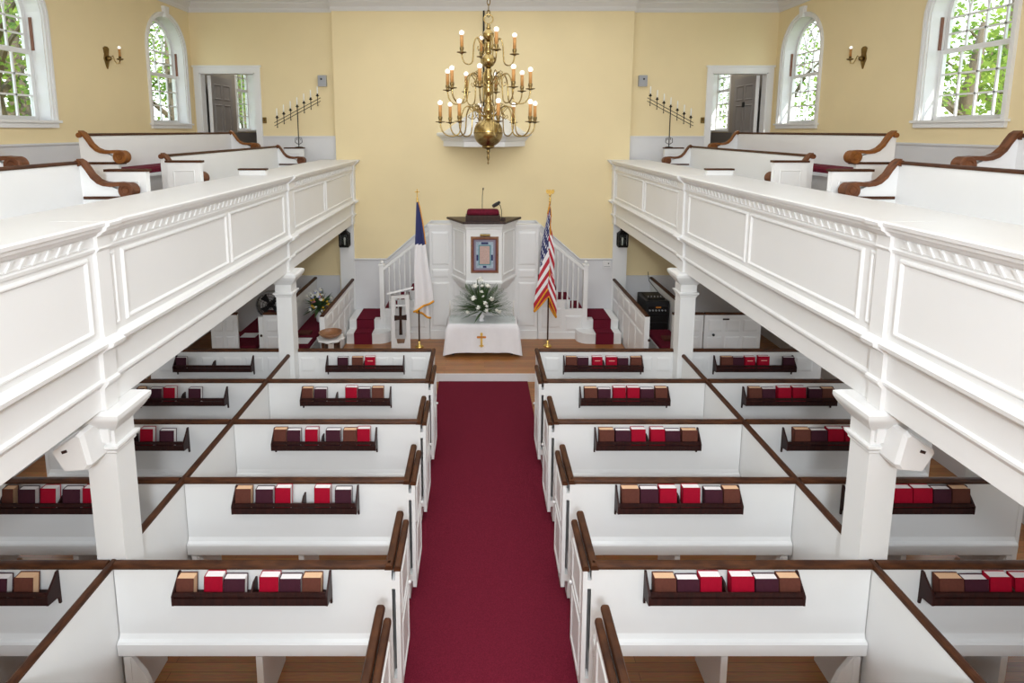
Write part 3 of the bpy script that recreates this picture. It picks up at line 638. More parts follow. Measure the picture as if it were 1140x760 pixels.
# framed print and its picture light
FY = SY - .5335
t = thing('framed_print', 'brown framed print with blue border on the pulpit front', 'picture', (.01, FY, 1.5))
def rect(x0, x1, z0, z1, d0, d1): return MB().box(x0, x1, FY - d1, FY - d0, z0, z1)
b = MB().ring('y', FY, -1, -.225, .245, 1.50, 2.13, .055, .03); b.build('frame', 'bowl', t)
MB().ring('y', FY, -1, -.205, .225, 1.52, 2.11, .045, .034).build('inner_frame', 'framered', t) if 'framered' in M else None
M['mat1'] = mat('grey_lilac_mount', (0.26, 0.23, 0.30), 0.6); M['mat2'] = mat('pale_blue_border', (0.42, 0.53, 0.62), 0.6, var=0.3, scale=40); M['mat3'] = mat('teal_line', (0.10, 0.27, 0.31), 0.6); M['mat4'] = mat('aged_pink_sheet', (0.58, 0.40, 0.35), 0.7, var=0.2, scale=60); M['navy'] = mat('navy_ornament', (0.02, 0.025, 0.12), 0.6)
M['framered'] = mat('reddish_frame_wood', (0.17, 0.045, 0.035), 0.4)
MB().ring('y', FY - .004, -1, -.205, .225, 1.52, 2.11, .035, .03).build('inner_frame', 'framered', t)
pr_ = rect(-.175, .195, 1.55, 2.08, 0, .006).build('mount', 'mat1', t)
rect(-.135, .155, 1.59, 2.04, .0062, .0075).build('border', 'mat2', t)
rect(-.095, .115, 1.64, 1.99, .0077, .0090).build('border_line', 'mat3', t)
rect(-.075, .095, 1.66, 1.97, .0092, .0105).build('text_sheet', 'mat4', t)
for x0, x1, z0, z1 in ((-.05, .07, 2.0, 2.035), (-.02, .04, 1.595, 1.63), (-.13, -.098, 1.72, 1.82), (.118, .15, 1.72, 1.82)):
    rect(x0, x1, z0, z1, .0077, .0095).build('border_ornament', 'navy', t)
t = thing('picture_light', 'small brass picture light above the framed print', 'lamp', (.02, FY, 2.16))
MB().box(.0, .03, FY - .05, FY + .0015, 2.155, 2.17).build('arm', 'brassd', t)
MB().tube([(-.07, FY - .06, 2.165), (.10, FY - .06, 2.165)], .022, 10).build('shade', 'brassd', t)

# sounding board on the wall over the pulpit, its iron rod
t = thing('sounding_board', 'white half-hexagonal sounding board on the yellow wall behind the chandelier', 'sounding board', (0, YW, 3.6))
def h2(kx, d, z): return [(.01 - .88 * kx, YW - .001, z), (.01 - .42 * kx, YW - d, z), (.01 + .42 * kx, YW - d, z), (.01 + .88 * kx, YW - .001, z)]
MB().loft([h2(.86, .52, 3.61), h2(.86, .52, 3.70), h2(.89, .54, 3.715), h2(.92, .57, 3.76), h2(.985, .63, 3.80), h2(1.0, .64, 3.815), h2(1.0, .64, 3.845), h2(.97, .62, 3.86)]).build('cornice', 'white', t)
MB().loft([h2(.88, .55, 3.86), h2(.80, .47, 3.90), h2(.66, .36, 3.99), h2(.45, .22, 4.12), h2(.22, .10, 4.25), h2(.06, .04, 4.34)]).build('ogee_roof', 'white', t)
MB().tube([(-.0, YW - .035, 4.33), (-.0, YW - .035, 6.02)], .016, 8).build('hanger_rod', 'iron', t)

# stairs, balustrades
def stair(s):
    t = thing('pulpit_stair', 'white stair with crimson carpet rising to the pulpit from the %s' % SIDE[s], 'stairs', (s * 2.1, 10.0, PZ))
    x0, x1 = 1.86, 2.44
    b = MB(); pl_ = [(x1, 9.80), (x1, 10.05), (1.66, 10.05)] + [(1.66 + .0 + .20 * (1 - math.cos(a)) - 0.0, 10.0 - .20 * math.sin(a)) for a in [i * PI / 12 for i in range(1, 7)]]
    n = len(pl_)
    b.prism(pl_, 'z', PZ, .305); b.build('step', 'white', t, s=s)
    b = MB(); b.prism([(x + (0.012 if x < 2 else 0), y - .02) if y < 10.04 else (x, y) for x, y in pl_], 'z', .305, .335); b.build('tread', 'white', t, s=s)
    MB().box(x0, x1, 10.05, 10.68, PZ, .475).build('step', 'white', t, s=s)
    MB().box(x0 - .0, x1, 10.03, 10.68, .475, .505).build('tread', 'white', t, s=s)
    # carpet of the two lower steps and the landing
    c = MB(); xa, xb = 1.98, 2.30
    for (ya, za, yb, zb) in ((9.775, PZ, 9.775, .342), (9.775, .342, 10.025, .342), (10.025, .342, 10.025, .512), (10.025, .512, 10.66, .512)):
        c.box(xa, xb, min(ya, yb) - .006, max(ya, yb) + .002, min(za, zb), max(za, zb) + .006)
    c.box(1.80, xa, 10.18, 10.66, .506, .518)
    c.build('stair_carpet', 'carpet', t, s=s)
    # upper flight behind the balustrade
    for i in range(4):
        xa2 = 1.80 - .23 * i; zz = .505 + .17 * (i + 1)
        MB().box(.98, xa2, 10.13, 10.68, zz - .17 if i else PZ, zz).build('step', 'white', t, s=s)
        MB().box(max(.98, xa2 - .23), xa2 + .006, 10.16, 10.64, zz - .165, zz + .006).build('stair_carpet', 'carpet', t, s=s)
    # stepped stringer with raised panel
    MB().prism([(.98, PZ), (1.83, PZ), (1.83, .70), (1.46, .70), (1.46, .86), (1.22, .86), (1.22, 1.03), (.98, 1.03)], 'y', SY, SY + .05).build('stringer', 'white', t, s=s)
    MB().field('y', SY, -1, 1.05, 1.40, .35, .72, .03, .012).build('raised_panel', 'white', t, s=s)
    MB().field('y', SY, -1, 1.48, 1.78, .30, .58, .03, .012).build('raised_panel', 'white', t, s=s)
    MB().box(1.0, 1.83, SY - .012, SY, PZ, PZ + .13).build('skirting', 'white', t, s=s)
    # newel, handrail, balusters
    MB().box(1.79, 1.87, SY - .015, SY + .065, PZ, 1.50).cbox(1.775, 1.885, SY - .03, SY + .08, 1.50, 1.53).ball((1.83, SY + .025, 1.56), .035, 10).build('newel_post', 'white', t, s=s)
    MB().prism([(1.79, 1.42), (1.79, 1.475), (.985, 2.12), (.985, 2.06)], 'y', SY - .005, SY + .055).build('handrail', 'white', t, s=s)
    for i in range(8):
        x = 1.70 - i * .094
        zb = .70 if x > 1.46 else (.86 if x > 1.22 else 1.03)
        zt = 1.42 + (1.79 - x) / .805 * .64
        r = .016; cy = SY + .025; L = zt - zb
        MB().lathe([(r, zb), (r, zb + .14), (r * .6, zb + .155), (r * 1.15, zb + .19), (r * .75, zb + .26), (r * .95, zb + L * .5), (r * .65, zt - .15), (r, zt - .12), (r, zt)], x, cy, 8).build('baluster', 'white', t, smooth=True, s=s)
for s in (-1, 1): stair(s)

# communion table: cloth, glass top, flowers, candles
t = thing('communion_table', 'dark communion table standing under the white cloth before the pulpit', 'table', (-.03, 9.5, PZ))
MB().box(-.58, .53, 9.28, 9.68, .64, .685).build('table_top', 'dark', t)
for x in (-.52, .47):
    for y in (9.31, 9.64): MB().box(x - .02, x + .02, y - .02, y + .02, PZ, .64).build('leg', 'dark', t)
def clothring(e, z, wav, lo):
    P = []; x0, x1, y0, y1 = -.60 - e, .55 + e, 9.26 - e, 9.70 + e; N = 28
    for i in range(N): P.append((x0 + (x1 - x0) * i / N, y0))
    for i in range(12): P.append((x1, y0 + (y1 - y0) * i / 12))
    for i in range(N): P.append((x1 - (x1 - x0) * i / N, y1))
    for i in range(12): P.append((x0, y1 - (y1 - y0) * i / 12))
    R = []
    for k, (x, y) in enumerate(P):
        dx = min(abs(x - x0), abs(x - x1)) / (x1 - x0) * 2; dy = min(abs(y - y0), abs(y - y1)) / (y1 - y0) * 2
        corner = max(0, 1 - (dx + dy) * 3.2)
        w = wav * (math.sin(k * .9) * .5 + math.sin(k * 2.1 + 1) * .3) * (1 - corner)
        ux = (x + .025) / .6 * .25; uy = -1 if y < 9.3 else (1 if y > 9.66 else 0)
        R.append((x + (w * .6 if uy == 0 else 0) + math.copysign(corner * .03 * (wav > 0), x), y + uy * w * .5 - corner * .03 * (wav > 0) * (1 if y < 9.5 else -1), z + (w * .25 - corner * .045 if lo else 0)))
    return R
b = MB(); b.loft([clothring(-.10, .688, 0, 0), clothring(0, .69, 0, 0), clothring(.012, .68, 0, 0), clothring(.018, .60, .012, 0), clothring(.028, .45, .03, 0), clothring(.045, .30, .05, 0), clothring(.06, .215, .07, 1)], cap=False)
b.f.append(list(range(80))[::-1]); b.m.append(0)
cl = tag(b.build('tablecloth', 'cloth', org=(-.03, 9.5, .69), smooth=True), 'white tablecloth with a gold cross hanging over the table', 'tablecloth')
M['orange'] = mat('orange_embroidery', (0.72, 0.25, 0.03), 0.7, var=0.4, scale=60); M['goldthr'] = mat('gold_embroidery', (0.85, 0.55, 0.12), 0.7, var=0.25, scale=60)
for nm, q, m_ in (('cross_arm', [(-.115, .462), (.025, .462), (.035, .478), (.025, .497), (-.115, .497), (-.125, .478)], 'orange'), ('cross_shaft', [(-.062, .31), (-.028, .31), (-.03, .462), (-.06, .462)], 'goldthr'), ('cross_shaft', [(-.06, .497), (-.03, .497), (-.022, .545), (-.045, .56), (-.068, .545)], 'goldthr'), ('cross_foot', [(-.09, .325), (-.0, .325), (-.015, .345), (-.075, .345)], 'goldthr')):
    b = MB(); b.prism(q, 'y', -.002, .002)
    b.v = [(x, 9.26 - (.018 + (.60 - z) / .15 * .010 + .014) + y - .006, z) for x, y, z in b.v]
    b.build(nm, m_, cl)
tag(MB().cbox(-.58, .53, 9.275, 9.69, .6915, .700, .002).build('glass_top', 'tableglass', org=(-.03, 9.48, .69)), 'greenish glass sheet covering the top of the white tablecloth', 'glass top')
for x, sd in ((-.577, 'left'), (.50, 'right')):
    c = thing('candlestick', 'white candle in a glass holder on the table, %s end' % sd, 'candle', (x, 9.42, .70))
    MB().lathe([(.035, .701), (.035, .712), (.012, .72), (.01, .745), (.022, .755), (.018, .775), (.012, .775)], x, 9.42, 12).build('holder', 'tableglass', c, smooth=True)
    MB().lathe([(.011, .775), (.010, 1.04), (.004, 1.05)], x, 9.42, 8).build('candle', 'wax', c, smooth=True)

def blade(b, p, d, L, w, droop, seg=4):
    d = Vector(d).normalized(); sd = d.cross(Vector((0, 0, 1)))
    if sd.length < .05: sd = Vector((1, 0, 0))
    sd.normalize(); pts = []
    for i in range(seg + 1):
        u = i / seg; c = Vector(p) + d * (L * u) - Vector((0, 0, droop * u * u)); ww = w * (math.sin(PI * min(1, .12 + u * .88)) + .02)
        pts.append((c - sd * ww, c + sd * ww, c + Vector((0, 0, .0)) + d.cross(sd) * ww * .35))
    vs = []; fs = []
    for i, (a, c, m_) in enumerate(pts): vs += [a, m_, c]
    for i in range(seg):
        for k in (0, 1): fs.append((i * 3 + k, i * 3 + k + 1, i * 3 + 4 + k, i * 3 + 3 + k))
    b.add(vs, fs)
def petals(b, c, r, rnd, n=9):
    for i in range(n):
        a = 2 * PI * i / n + rnd.random(); el = rnd.uniform(-.2, 1.1)
        d = Vector((math.cos(a) * math.cos(el), math.sin(a) * math.cos(el) , math.sin(el)))
        blade(b, Vector(c) - d * r * .1, d, r, r * .34, r * .15, 3)
    b.ball((c[0], c[1], c[2]), r * .45, 8)
rnd = random.Random(3)
t = thing('flower_arrangement', 'white flowers and long palm fronds in a white vase on the table', 'flowers', (-.045, 9.42, .70))
MB().lathe([(.05, .701), (.052, .715), (.03, .735), (.05, .765), (.056, .79), (.03, .815), (.045, .85), (.05, .87), (.03, .872)], -.045, 9.42, 16).build('vase', 'ceramic', t, smooth=True)
b = MB()
for i in range(150):
    a = rnd.uniform(0, 2 * PI); el = math.radians(rnd.choice([rnd.uniform(-8, 20), rnd.uniform(10, 60), rnd.uniform(40, 88)]))
    d = (math.cos(a) * math.cos(el) * 1.0, math.sin(a) * math.cos(el) * .45 - .1, math.sin(el))
    L = rnd.uniform(.30, .46) + .10 * math.sin(el)
    p = (-.045 + rnd.uniform(-.03, .03), 9.42 + rnd.uniform(-.03, .03), .87 + rnd.uniform(0, .08))
    blade(b, p, d, L, rnd.uniform(.008, .020), rnd.uniform(0, .06), 5)
for i in range(14):     # palm fronds: a rib with many narrow leaflets
    a = -PI / 2 + (i - 6.5) / 6.5 * 1.5; d = Vector((math.sin((i - 6.5) / 6.5 * 1.65), rnd.uniform(-.35, .0), math.cos((i - 6.5) / 6.5 * 1.65) + .05)).normalized()
    p0 = Vector((-.045, 9.40, .88)); L = .50
    for k in range(12):
        u = .25 + .75 * k / 12; p = p0 + d * (L * u)
        sd = d.cross(Vector((0, 1, 0))).normalized()
        for sg in (-1, 1): blade(b, p, d * .75 + sd * sg * .55 + Vector((0, rnd.uniform(-.2, .2), 0)), .17 * (1.1 - u * .5), .007, .01, 3)
b.v = [(x, min(y, 9.535), z) for x, y, z in b.v]
stuff(b.build('foliage', 'leaf', t))
for px, py, r in ((534.4, 309, .052), (529, 315, .046), (543, 314.5, .046), (536.7, 314.5, .035), (536, 321, .03), (527, 328.5, .046), (547.6, 329.4, .045), (540.2, 333.3, .04), (532.5, 338.8, .04), (542, 337, .03), (541.7, 342, .034), (520, 344, .032), (556.4, 343, .034), (553, 341.5, .026), (538, 326, .022)):
    b = MB(); y = 9.20 if py > 312 else 9.28; r *= 1.6
    petals(b, (-.09 + (px - 533) * (y + .22) / 640, y, 1.482 - .0154 * (py - 307)), r, rnd, 11); b.build('blossom', 'petal', t)

# white lectern with a wooden cross
t = thing('lectern', 'white slender lectern with a dark wooden cross, left of the table', 'lectern', (-1.45, 9.62, PZ))
A, C = math.radians(10), (-1.45, 9.62)
def T(b): return b.turn(A, C)
for sg in (-1, 1):
    T(MB().prism([(-1.45 + sg * .165, PZ), (-1.45 + sg * .10, PZ), (-1.45 + sg * .085, 1.10), (-1.45 + sg * .155, 1.10)], 'y', 9.56, 9.60)).build('upright', 'white', t)
    T(MB().prism([(-1.45 + sg * .165, PZ), (-1.45 + sg * .13, PZ), (-1.45 + sg * .12, 1.10), (-1.45 + sg * .155, 1.10)], 'y', 9.60, 9.80)).build('side_board', 'white', t)
T(MB().prism([(-1.56, PZ), (-1.34, PZ), (-1.34, .24), (-1.365, .38), (-1.39, .24), (-1.39, .23), (-1.51, .23), (-1.51, .24), (-1.535, .38), (-1.56, .24)][::-1], 'y', 9.562, 9.59)).build('plinth_panel', 'white', t)
T(MB().box(-1.55, -1.35, 9.562, 9.598, 1.04, 1.10)).build('top_rail', 'white', t)
T(MB().box(-1.55, -1.35, 9.565, 9.59, .90, .93)).build('cross_rail', 'white', t)
b = MB(); b.loft([[(-1.67, 9.47, 1.145), (-1.23, 9.47, 1.235), (-1.23, 9.86, 1.12), (-1.67, 9.86, 1.03)], [(-1.67, 9.475, 1.175), (-1.23, 9.475, 1.265), (-1.23, 9.865, 1.15), (-1.67, 9.865, 1.06)]]); T(b).build('reading_board', 'white', t)
def flare(x0, x1, z0, z1): return [(x0, z0), (x1, z1)]
b = MB(); b.prism([(-1.478, .90), (-1.472, .77), (-1.475, .74), (-1.555, .75), (-1.555, .66), (-1.475, .672), (-1.472, .66), (-1.478, .40), (-1.422, .40), (-1.428, .66), (-1.425, .672), (-1.345, .66), (-1.345, .75), (-1.425, .74), (-1.428, .77), (-1.422, .90)], 'y', 9.535, 9.56); T(b).build('cross', 'dark', t)

# flags on their poles
def flagstand(x, y, lab, cat):
    t = thing('flag', lab, 'flag', (x, y, PZ))
    MB().lathe([(.075, PZ), (.075, PZ + .012), (.05, PZ + .03), (.022, PZ + .04), (.02, PZ + .10), (.014, PZ + .11)], x, y, 14).build('pole_base', 'gold', t, smooth=True)
    MB().lathe([(.013, PZ + .1), (.013, 2.70)], x, y, 8).build('pole', 'blackpole', t, smooth=True)
    MB().lathe([(.016, 2.69), (.02, 2.71), (.012, 2.73), (.018, 2.75), (.010, 2.77), (.006, 2.79)], x, y, 8).build('ferrule', 'gold', t, smooth=True)
    return t
def cloth_grid(P, nu, nv, matf, mats, name, t, th=0.0):
    b = MB(); vs = [P(i / nu, j / nv) for j in range(nv + 1) for i in range(nu + 1)]
    b.v = vs
    for j in range(nv):
        for i in range(nu):
            k = j * (nu + 1) + i; b.f.append([k, k + 1, k + nu + 2, k + nu + 1]); b.m.append(matf((i + .5) / nu, (j + .5) / nv))
    return b.build(name, mats, t, smooth=True)
fx, fy = 1.12, 9.69
t = flagstand(fx, fy, 'United States flag with gold fringe on a pole, right of the table', 'flag')
def PU(u, v):
    # v runs down the hoist, u along the fly; the fly hangs zigzag in folds on both sides of the pole
    if u < .28: s_ = -math.sin(u / .28 * PI / 2)
    elif u < .78: s_ = -math.cos((u - .28) / .50 * PI)
    else: s_ = math.cos((u - .78) / .22 * PI * .45)
    wv = .16 + .84 * min(1, v * 1.05 + .12 * u) ** .9
    z = 2.70 - 1.50 * v - .34 * abs(s_) * (.5 + .5 * v) - .26 * u * (.4 + .6 * v)
    x = fx + (.235 if s_ < 0 else .150) * s_ * wv - .012 + .012 * math.sin(11 * v + 5 * u)
    yy = fy - .085 + .11 * u * (.4 + .6 * v) + .016 * math.sin(13 * v + 9 * u) * min(1, u * 4)
    return (x, yy, z)
def mu(u, v):
    if u < .42 and v < 7 / 13:
        a, c = u / .42 * 11, v / (7 / 13) * 9
        fa, fc = a - int(a), c - int(c)
        if (int(a) + int(c)) % 2 == 0 and abs(fa - .5) + abs(fc - .5) < .42: return 2
        return 1
    return 0 if int(v * 13) % 2 == 0 else 2
cloth_grid(PU, 120, 117, mu, ['flagred', 'flagblue', 'flagwhite'], 'flag_cloth', t)
def edge(P, pts, w, name, t):
    b = MB()
    L = [Vector(P(u, v)) for u, v in pts]
    r = [w] * len(L); b.tube(L, r, 6); return b.build(name, 'fringe', t, smooth=True)
edge(PU, [(1, k / 30) for k in range(31)], .017, 'fringe', t)
edge(PU, [(k / 30, 1) for k in range(31)], .015, 'fringe', t)
edge(PU, [(k / 30, 0) for k in range(31)], .010, 'fringe', t)
# eagle finial
b = MB(); b.ball((fx, fy, 2.81), .022, 8)
b.prism([(fx - .012, 2.82), (fx + .012, 2.82), (fx + .02, 2.87), (fx + .008, 2.905), (fx - .012, 2.91), (fx - .02, 2.87)], 'y', fy - .012, fy + .012)
for sg in (-1, 1): b.prism([(fx + sg * .012, 2.84), (fx + sg * .045, 2.83), (fx + sg * .075, 2.87), (fx + sg * .06, 2.91), (fx + sg * .02, 2.90)], 'y', fy - .006, fy + .006)
b.build('eagle_finial', 'gold', t)

cx_, cy_ = -1.13, 9.65
t = flagstand(cx_, cy_, 'white flag with navy canton and gold fringe on a pole, left of the table', 'flag')
def sheet_flag(w0, w1, zb0, zb1, yo):
    def P(a, k):        # a across, k down
        wd = .10 + .90 * k ** .8
        x = cx_ + (w0 + (w1 - w0) * a) * wd + .012 * math.sin(9 * k) * k
        zb = zb0 + (zb1 - zb0) * a
        z = 2.70 - (2.70 - zb) * k
        return (x, cy_ + yo - .035 * k * math.sin(2 * PI * 1.4 * a + .6) - .02, z)
    return P
for PC, top in ((sheet_flag(-.085, .255, .80, .985, -.03), .40), (sheet_flag(-.07, .19, .79, .66, .05), .38)):
    cloth_grid(PC, 40, 60, lambda a, k: 1 if k < top + .05 * (a - .5) else 0, ['flagwhite', 'flagblue'], 'flag_cloth', t)
    edge(PC, [(k / 30, 1) for k in range(31)], .020, 'fringe', t)
    edge(PC, [(1, k / 30 * .42) for k in range(31)], .009, 'fringe', t)
b = MB(); b.box(cx_ - .007, cx_ + .007, cy_ - .006, cy_ + .006, 2.79, 2.92).box(cx_ - .04, cx_ + .04, cy_ - .006, cy_ + .006, 2.865, 2.88); b.build('cross_finial', 'gold', t)

# ------------------------------------------------------------------ side boxes beside the chancel
for s in (-1, 1):
    t = thing('box_divider', 'white panelled partition with brown rail beside the %s pulpit stair' % SIDE[s], 'partition', (s * 2.49, 9.6, 0), 'chancel partitions')
    MB().box(2.478, 2.512, 8.58, 10.66, 0, 1.07).build('panel', 'white', t, s=s)
    MB().prism(capp(2.495, 1.068, .06), 'y', 8.50, 10.68).build('cap_rail', 'rail', t, s=s)
    MB().box(2.455, 2.535, 8.50, 8.58, 0, 1.068).build('end_post', 'white', t, s=s)
    for i in range(5):
        ya = 8.64 + i * .40
        for za, zb in ((.80, 1.0), (.22, .74)): MB().field('x', 2.478, -1, ya, ya + .34, za, zb, .025, .012).build('raised_panel', 'white', t, s=s)
    MB().ball((2.53, 8.485, .70), .022, 8).build('latch', 'dark', t, smooth=True, s=s)
    t = thing('box_divider', 'inner white partition with brown rail below the %s gallery' % SIDE[s], 'partition', (s * 3.24, 9.7, 0), 'chancel partitions')
    MB().box(3.225, 3.255, 8.66, 10.82, 0, 1.07).build('panel', 'white', t, s=s)
    MB().prism(capp(3.24, 1.068, .06), 'y', 8.665, 10.82).build('cap_rail', 'rail', t, s=s)
    spans = [(-4.26, -3.84), (-3.44, -2.92)] if s < 0 else [(2.92, 3.40), (3.42, 4.30)]
    for i, (a, c) in enumerate(spans):
        w = ('left', 'right')[s > 0]
        lab = [['pale panelled pew front seen at the far end below the left gallery', 'white panelled pew front with a knob, beside the left front column'], ['white panelled pew front directly behind the right front column', 'white pew door with black knob and nameplate below the right gallery']][s > 0][i]
        t = thing('pew_partition', lab, 'panel', ((a + c) / 2, 8.62, 0), 'chancel pew fronts')
        MB().box(a, c, 8.605, 8.64, 0, 1.07).build('panel', 'white', t)
        MB().prism(capp(8.622, 1.068, .06), 'x', a, c).build('cap_rail', 'rail', t)
        n = max(2, round((c - a) / .26)); n = 2 if n < 3 else 3; w_ = (c - a - .06) / n
        for k in range(n):
            for za, zb in ((.80, .99), (.50, .72), (.12, .44)): MB().field('y', 8.605, -1, a + .03 + w_ * k + .025, a + .03 + w_ * (k + 1) - .025, za, zb, .02, .01).build('raised_panel', 'white', t)
        if s < 0 and i == 1:
            MB().box(a - .07, a, 8.59, 8.65, 0, 1.04).build('door_post', 'white', t); MB().ball((a - .03, 8.575, .74), .02, 8).build('knob', 'dark', t, smooth=True)
        if s > 0 and i == 1:
            MB().ball((3.56, 8.585, .75), .022, 8).build('knob', 'black', t, smooth=True); MB().box(3.70, 3.80, 8.598, 8.606, .985, 1.01).build('nameplate', 'dark', t)
    # benches with burgundy cushions against the inner partition and beyond
    for (a, c, y0, y1, nm) in ((2.80, 3.22, 8.75, 10.7, 'inner'), (3.62, 4.18, 8.75, 10.7, 'outer')):
        if s > 0 and nm == 'outer': continue
        t = thing('bench', 'white bench with burgundy seat in the %s box %s' % (('front' if nm == 'inner' else 'rear'), 'left of the chancel' if s < 0 else 'right of the chancel'), 'bench', (s * (a + c) / 2, 9.7, 0))
        MB().box(a + .02, c, y0, y1, 0, .40).build('base', 'white', t, s=s)
        MB().box(a, c, y0 - .02, y1, .40, .43).build('seat_board', 'white', t, s=s)
        yc = y1 - .05 if s < 0 else 9.55
        MB().cbox(a + .01, c - .01, y0, yc, .431, .50, .02).build('cushion', 'cushion', t, s=s)
t = thing('floral_bouquet', 'loose bouquet of mixed pink and yellow flowers on the left bench', 'flowers', (-2.93, 9.95, .50))
MB().lathe([(.05, .501), (.07, .52), (.08, .60), (.06, .66), (.065, .68)], -2.93, 9.95, 12).build('vase', 'ceramic', t, smooth=True)
b = MB(); rnd = random.Random(11)
for i in range(160):
    a = rnd.uniform(0, 2 * PI); el = rnd.uniform(-.3, 1.5); d = (math.cos(a) * math.cos(el), math.sin(a) * math.cos(el), math.sin(el))
    blade(b, (-2.93, 9.95, .78), d, rnd.uniform(.18, .36), rnd.uniform(.010, .024), .03, 3)
b.v = [(max(x, -3.215), y, z) for x, y, z in b.v]
stuff(b.build('foliage', 'leaf', t))
for m_, n in (('petal', 22), ('yel', 13), ('pink', 11), ('lilac', 12)):
    for i in range(n):
        a = rnd.uniform(0, 2 * PI); el = rnd.uniform(-.35, 1.45); r = rnd.uniform(.17, .27) * (.7 if m_ in ('pink', 'yel') else 1)
        c = (-2.93 + math.cos(a) * math.cos(el) * r, 9.95 + math.sin(a) * math.cos(el) * r - .03, .80 + math.sin(el) * r * 1.15)
        b = MB(); petals(b, c, rnd.uniform(.034, .052), rnd, 8); b.build('blossom', m_, t)
# papers, book and bag on the benches
tag(MB().box(-3.10, -2.84, 8.86, 9.12, .501, .506).build('paper_sheet', 'paper', org=(-2.95, 9, .5)), 'white sheet of paper lying on the front left bench', 'paper')
tag(MB().box(-3.12, -2.92, 9.26, 9.42, .501, .53).build('book', 'brown', org=(-3, 9.3, .5)), 'brown book lying on the front left bench cushion', 'book')
tag(MB().box(-4.05, -3.80, 9.15, 9.35, .501, .506).build('paper_sheet', 'paper', org=(-3.9, 9.2, .5)), 'white folded sheet on the cushion near the fan', 'paper')
tag(MB().cbox(2.93, 3.08, 8.98, 9.16, .501, .535).build('book', 'brown', org=(3, 9.05, .5)), 'brown book lying on the burgundy bench right of the chancel', 'book')

# floor fan
t = thing('drum_fan', 'grey drum fan with wire guard on the left bench', 'fan', (-3.72, 9.75, .50))
fc = Vector((-3.74, 9.75, .88))
def fr(r, y, n=28): return [(fc.x + r * math.cos(2 * PI * i / n), fc.y + y, fc.z + r * math.sin(2 * PI * i / n)) for i in range(n)]
b = MB(); b.loft([fr(.225, -.07), fr(.235, -.07), fr(.235, .07), fr(.225, .07), fr(.225, -.07)], cap=False); b.build('drum', 'grey', t, smooth=True)
for r in (.06, .11, .16, .21):
    b = MB(); b.tube([(fc.x + r * math.cos(2 * PI * i / 28), fc.y - .075, fc.z + r * math.sin(2 * PI * i / 28)) for i in range(29)], .004, 5); b.build('guard_ring', 'iron', t)
for i in range(12):
    a = PI * 2 * i / 12; MB().tube([(fc.x, fc.y - .075, fc.z), (fc.x + .225 * math.cos(a), fc.y - .075, fc.z + .225 * math.sin(a))], .003, 5).build('guard_wire', 'iron', t)
for i in range(4):
    a = PI / 2 * i + .4; b = MB(); ca, sa = math.cos(a), math.sin(a); cb, sb = math.cos(a + .7), math.sin(a + .7)
    b.prism([(.04 * ca, .04 * sa), (.20 * ca, .20 * sa), (.20 * cb, .20 * sb), (.04 * cb, .04 * sb)], 'y', -.006, .006); b.v = [(fc.x + x, fc.y + y + .02, fc.z + z) for x, y, z in b.v]; b.build('blade', 'black', t)
MB().tube([(fc.x, fc.y - .05, fc.z), (fc.x, fc.y + .09, fc.z)], .05, 12).build('motor', 'black', t)
MB().box(fc.x - .17, fc.x + .17, fc.y - .09, fc.y + .09, .501, .53).box(fc.x - .03, fc.x + .03, fc.y - .02, fc.y + .02, .53, .66).build('stand', 'grey', t)

# black sound equipment
t = thing('sound_rack', 'black audio rack with dials and switches on the right bench', 'equipment', (3.0, 9.9, .43))
MB().cbox(2.81, 3.20, 9.62, 10.20, .431, .98, .012).build('case', 'black', t)
for i in range(3): MB().box(2.835, 3.175, 9.605, 9.621, .46 + i * .15, .585 + i * .15).build('front_panel', 'iron', t)
MB().box(2.86, 3.15, 9.70, 10.12, .98, 1.0).build('top_mixer', 'iron', t)
for i in range(6): MB().tube([(2.865 + i * .054, 9.606, .82), (2.865 + i * .054, 9.585, .82)], .014, 8).build('knob', 'grey', t)
for i in range(5): MB().tube([(2.89 + i * .055, 9.8, 1.0), (2.89 + i * .055, 9.8, 1.02)], .010, 6).build('mixer_knob', 'grey', t)
MB().box(2.97, 3.06, 9.60, 9.606, .86, .885).build('label_plate', 'orange', t)
tag(MB().tube([(3.15, 10.1, 1.01), (3.17, 10.45, 1.02), (3.17, 10.72, 1.05), (3.17, 10.80, 1.2)], .006, 6).build('cable', 'iron', org=(3.15, 10.3, 1)), 'black cable running from the audio rack to the wall', 'cable')

# small round table and bowl
tx, ty = -2.31, 8.27
t = thing('side_table', 'small round table with scalloped marble top left of the chancel', 'table', (tx, ty, 0))
b = MB(); sh = lambda k, n=48: [(tx + k * (.195 + .013 * math.cos(8 * 2 * PI * i / n)) * math.cos(2 * PI * i / n), ty + k * (.195 + .013 * math.cos(8 * 2 * PI * i / n)) * math.sin(2 * PI * i / n)) for i in range(n)]
b.loft([[(x, y, .80) for x, y in sh(.97)], [(x, y, .81) for x, y in sh(1.0)], [(x, y, .825) for x, y in sh(1.0)], [(x, y, .83) for x, y in sh(.97)]]); b.build('marble_top', 'marble', t)
MB().lathe([(.12, .77), (.12, .80)], tx, ty, 20).build('apron', 'dark', t)
for i in range(4):
    a = PI / 4 + PI / 2 * i; x, y = tx + .13 * math.cos(a), ty + .13 * math.sin(a)
    MB().lathe([(.014, 0), (.020, .05), (.015, .1), (.022, .4), (.026, .80)], x, y, 8).build('leg', 'rail', t, smooth=True)
tag(MB().lathe([(.05, .831), (.08, .835), (.135, .86), (.165, .89), (.172, .915), (.163, .917), (.15, .893), (.12, .87), (.06, .855), (.001, .852)], tx, ty, 28).build('wooden_bowl', 'bowl', org=(tx, ty, .83), smooth=True), 'brown turned wooden bowl on the small marble-topped table', 'bowl')

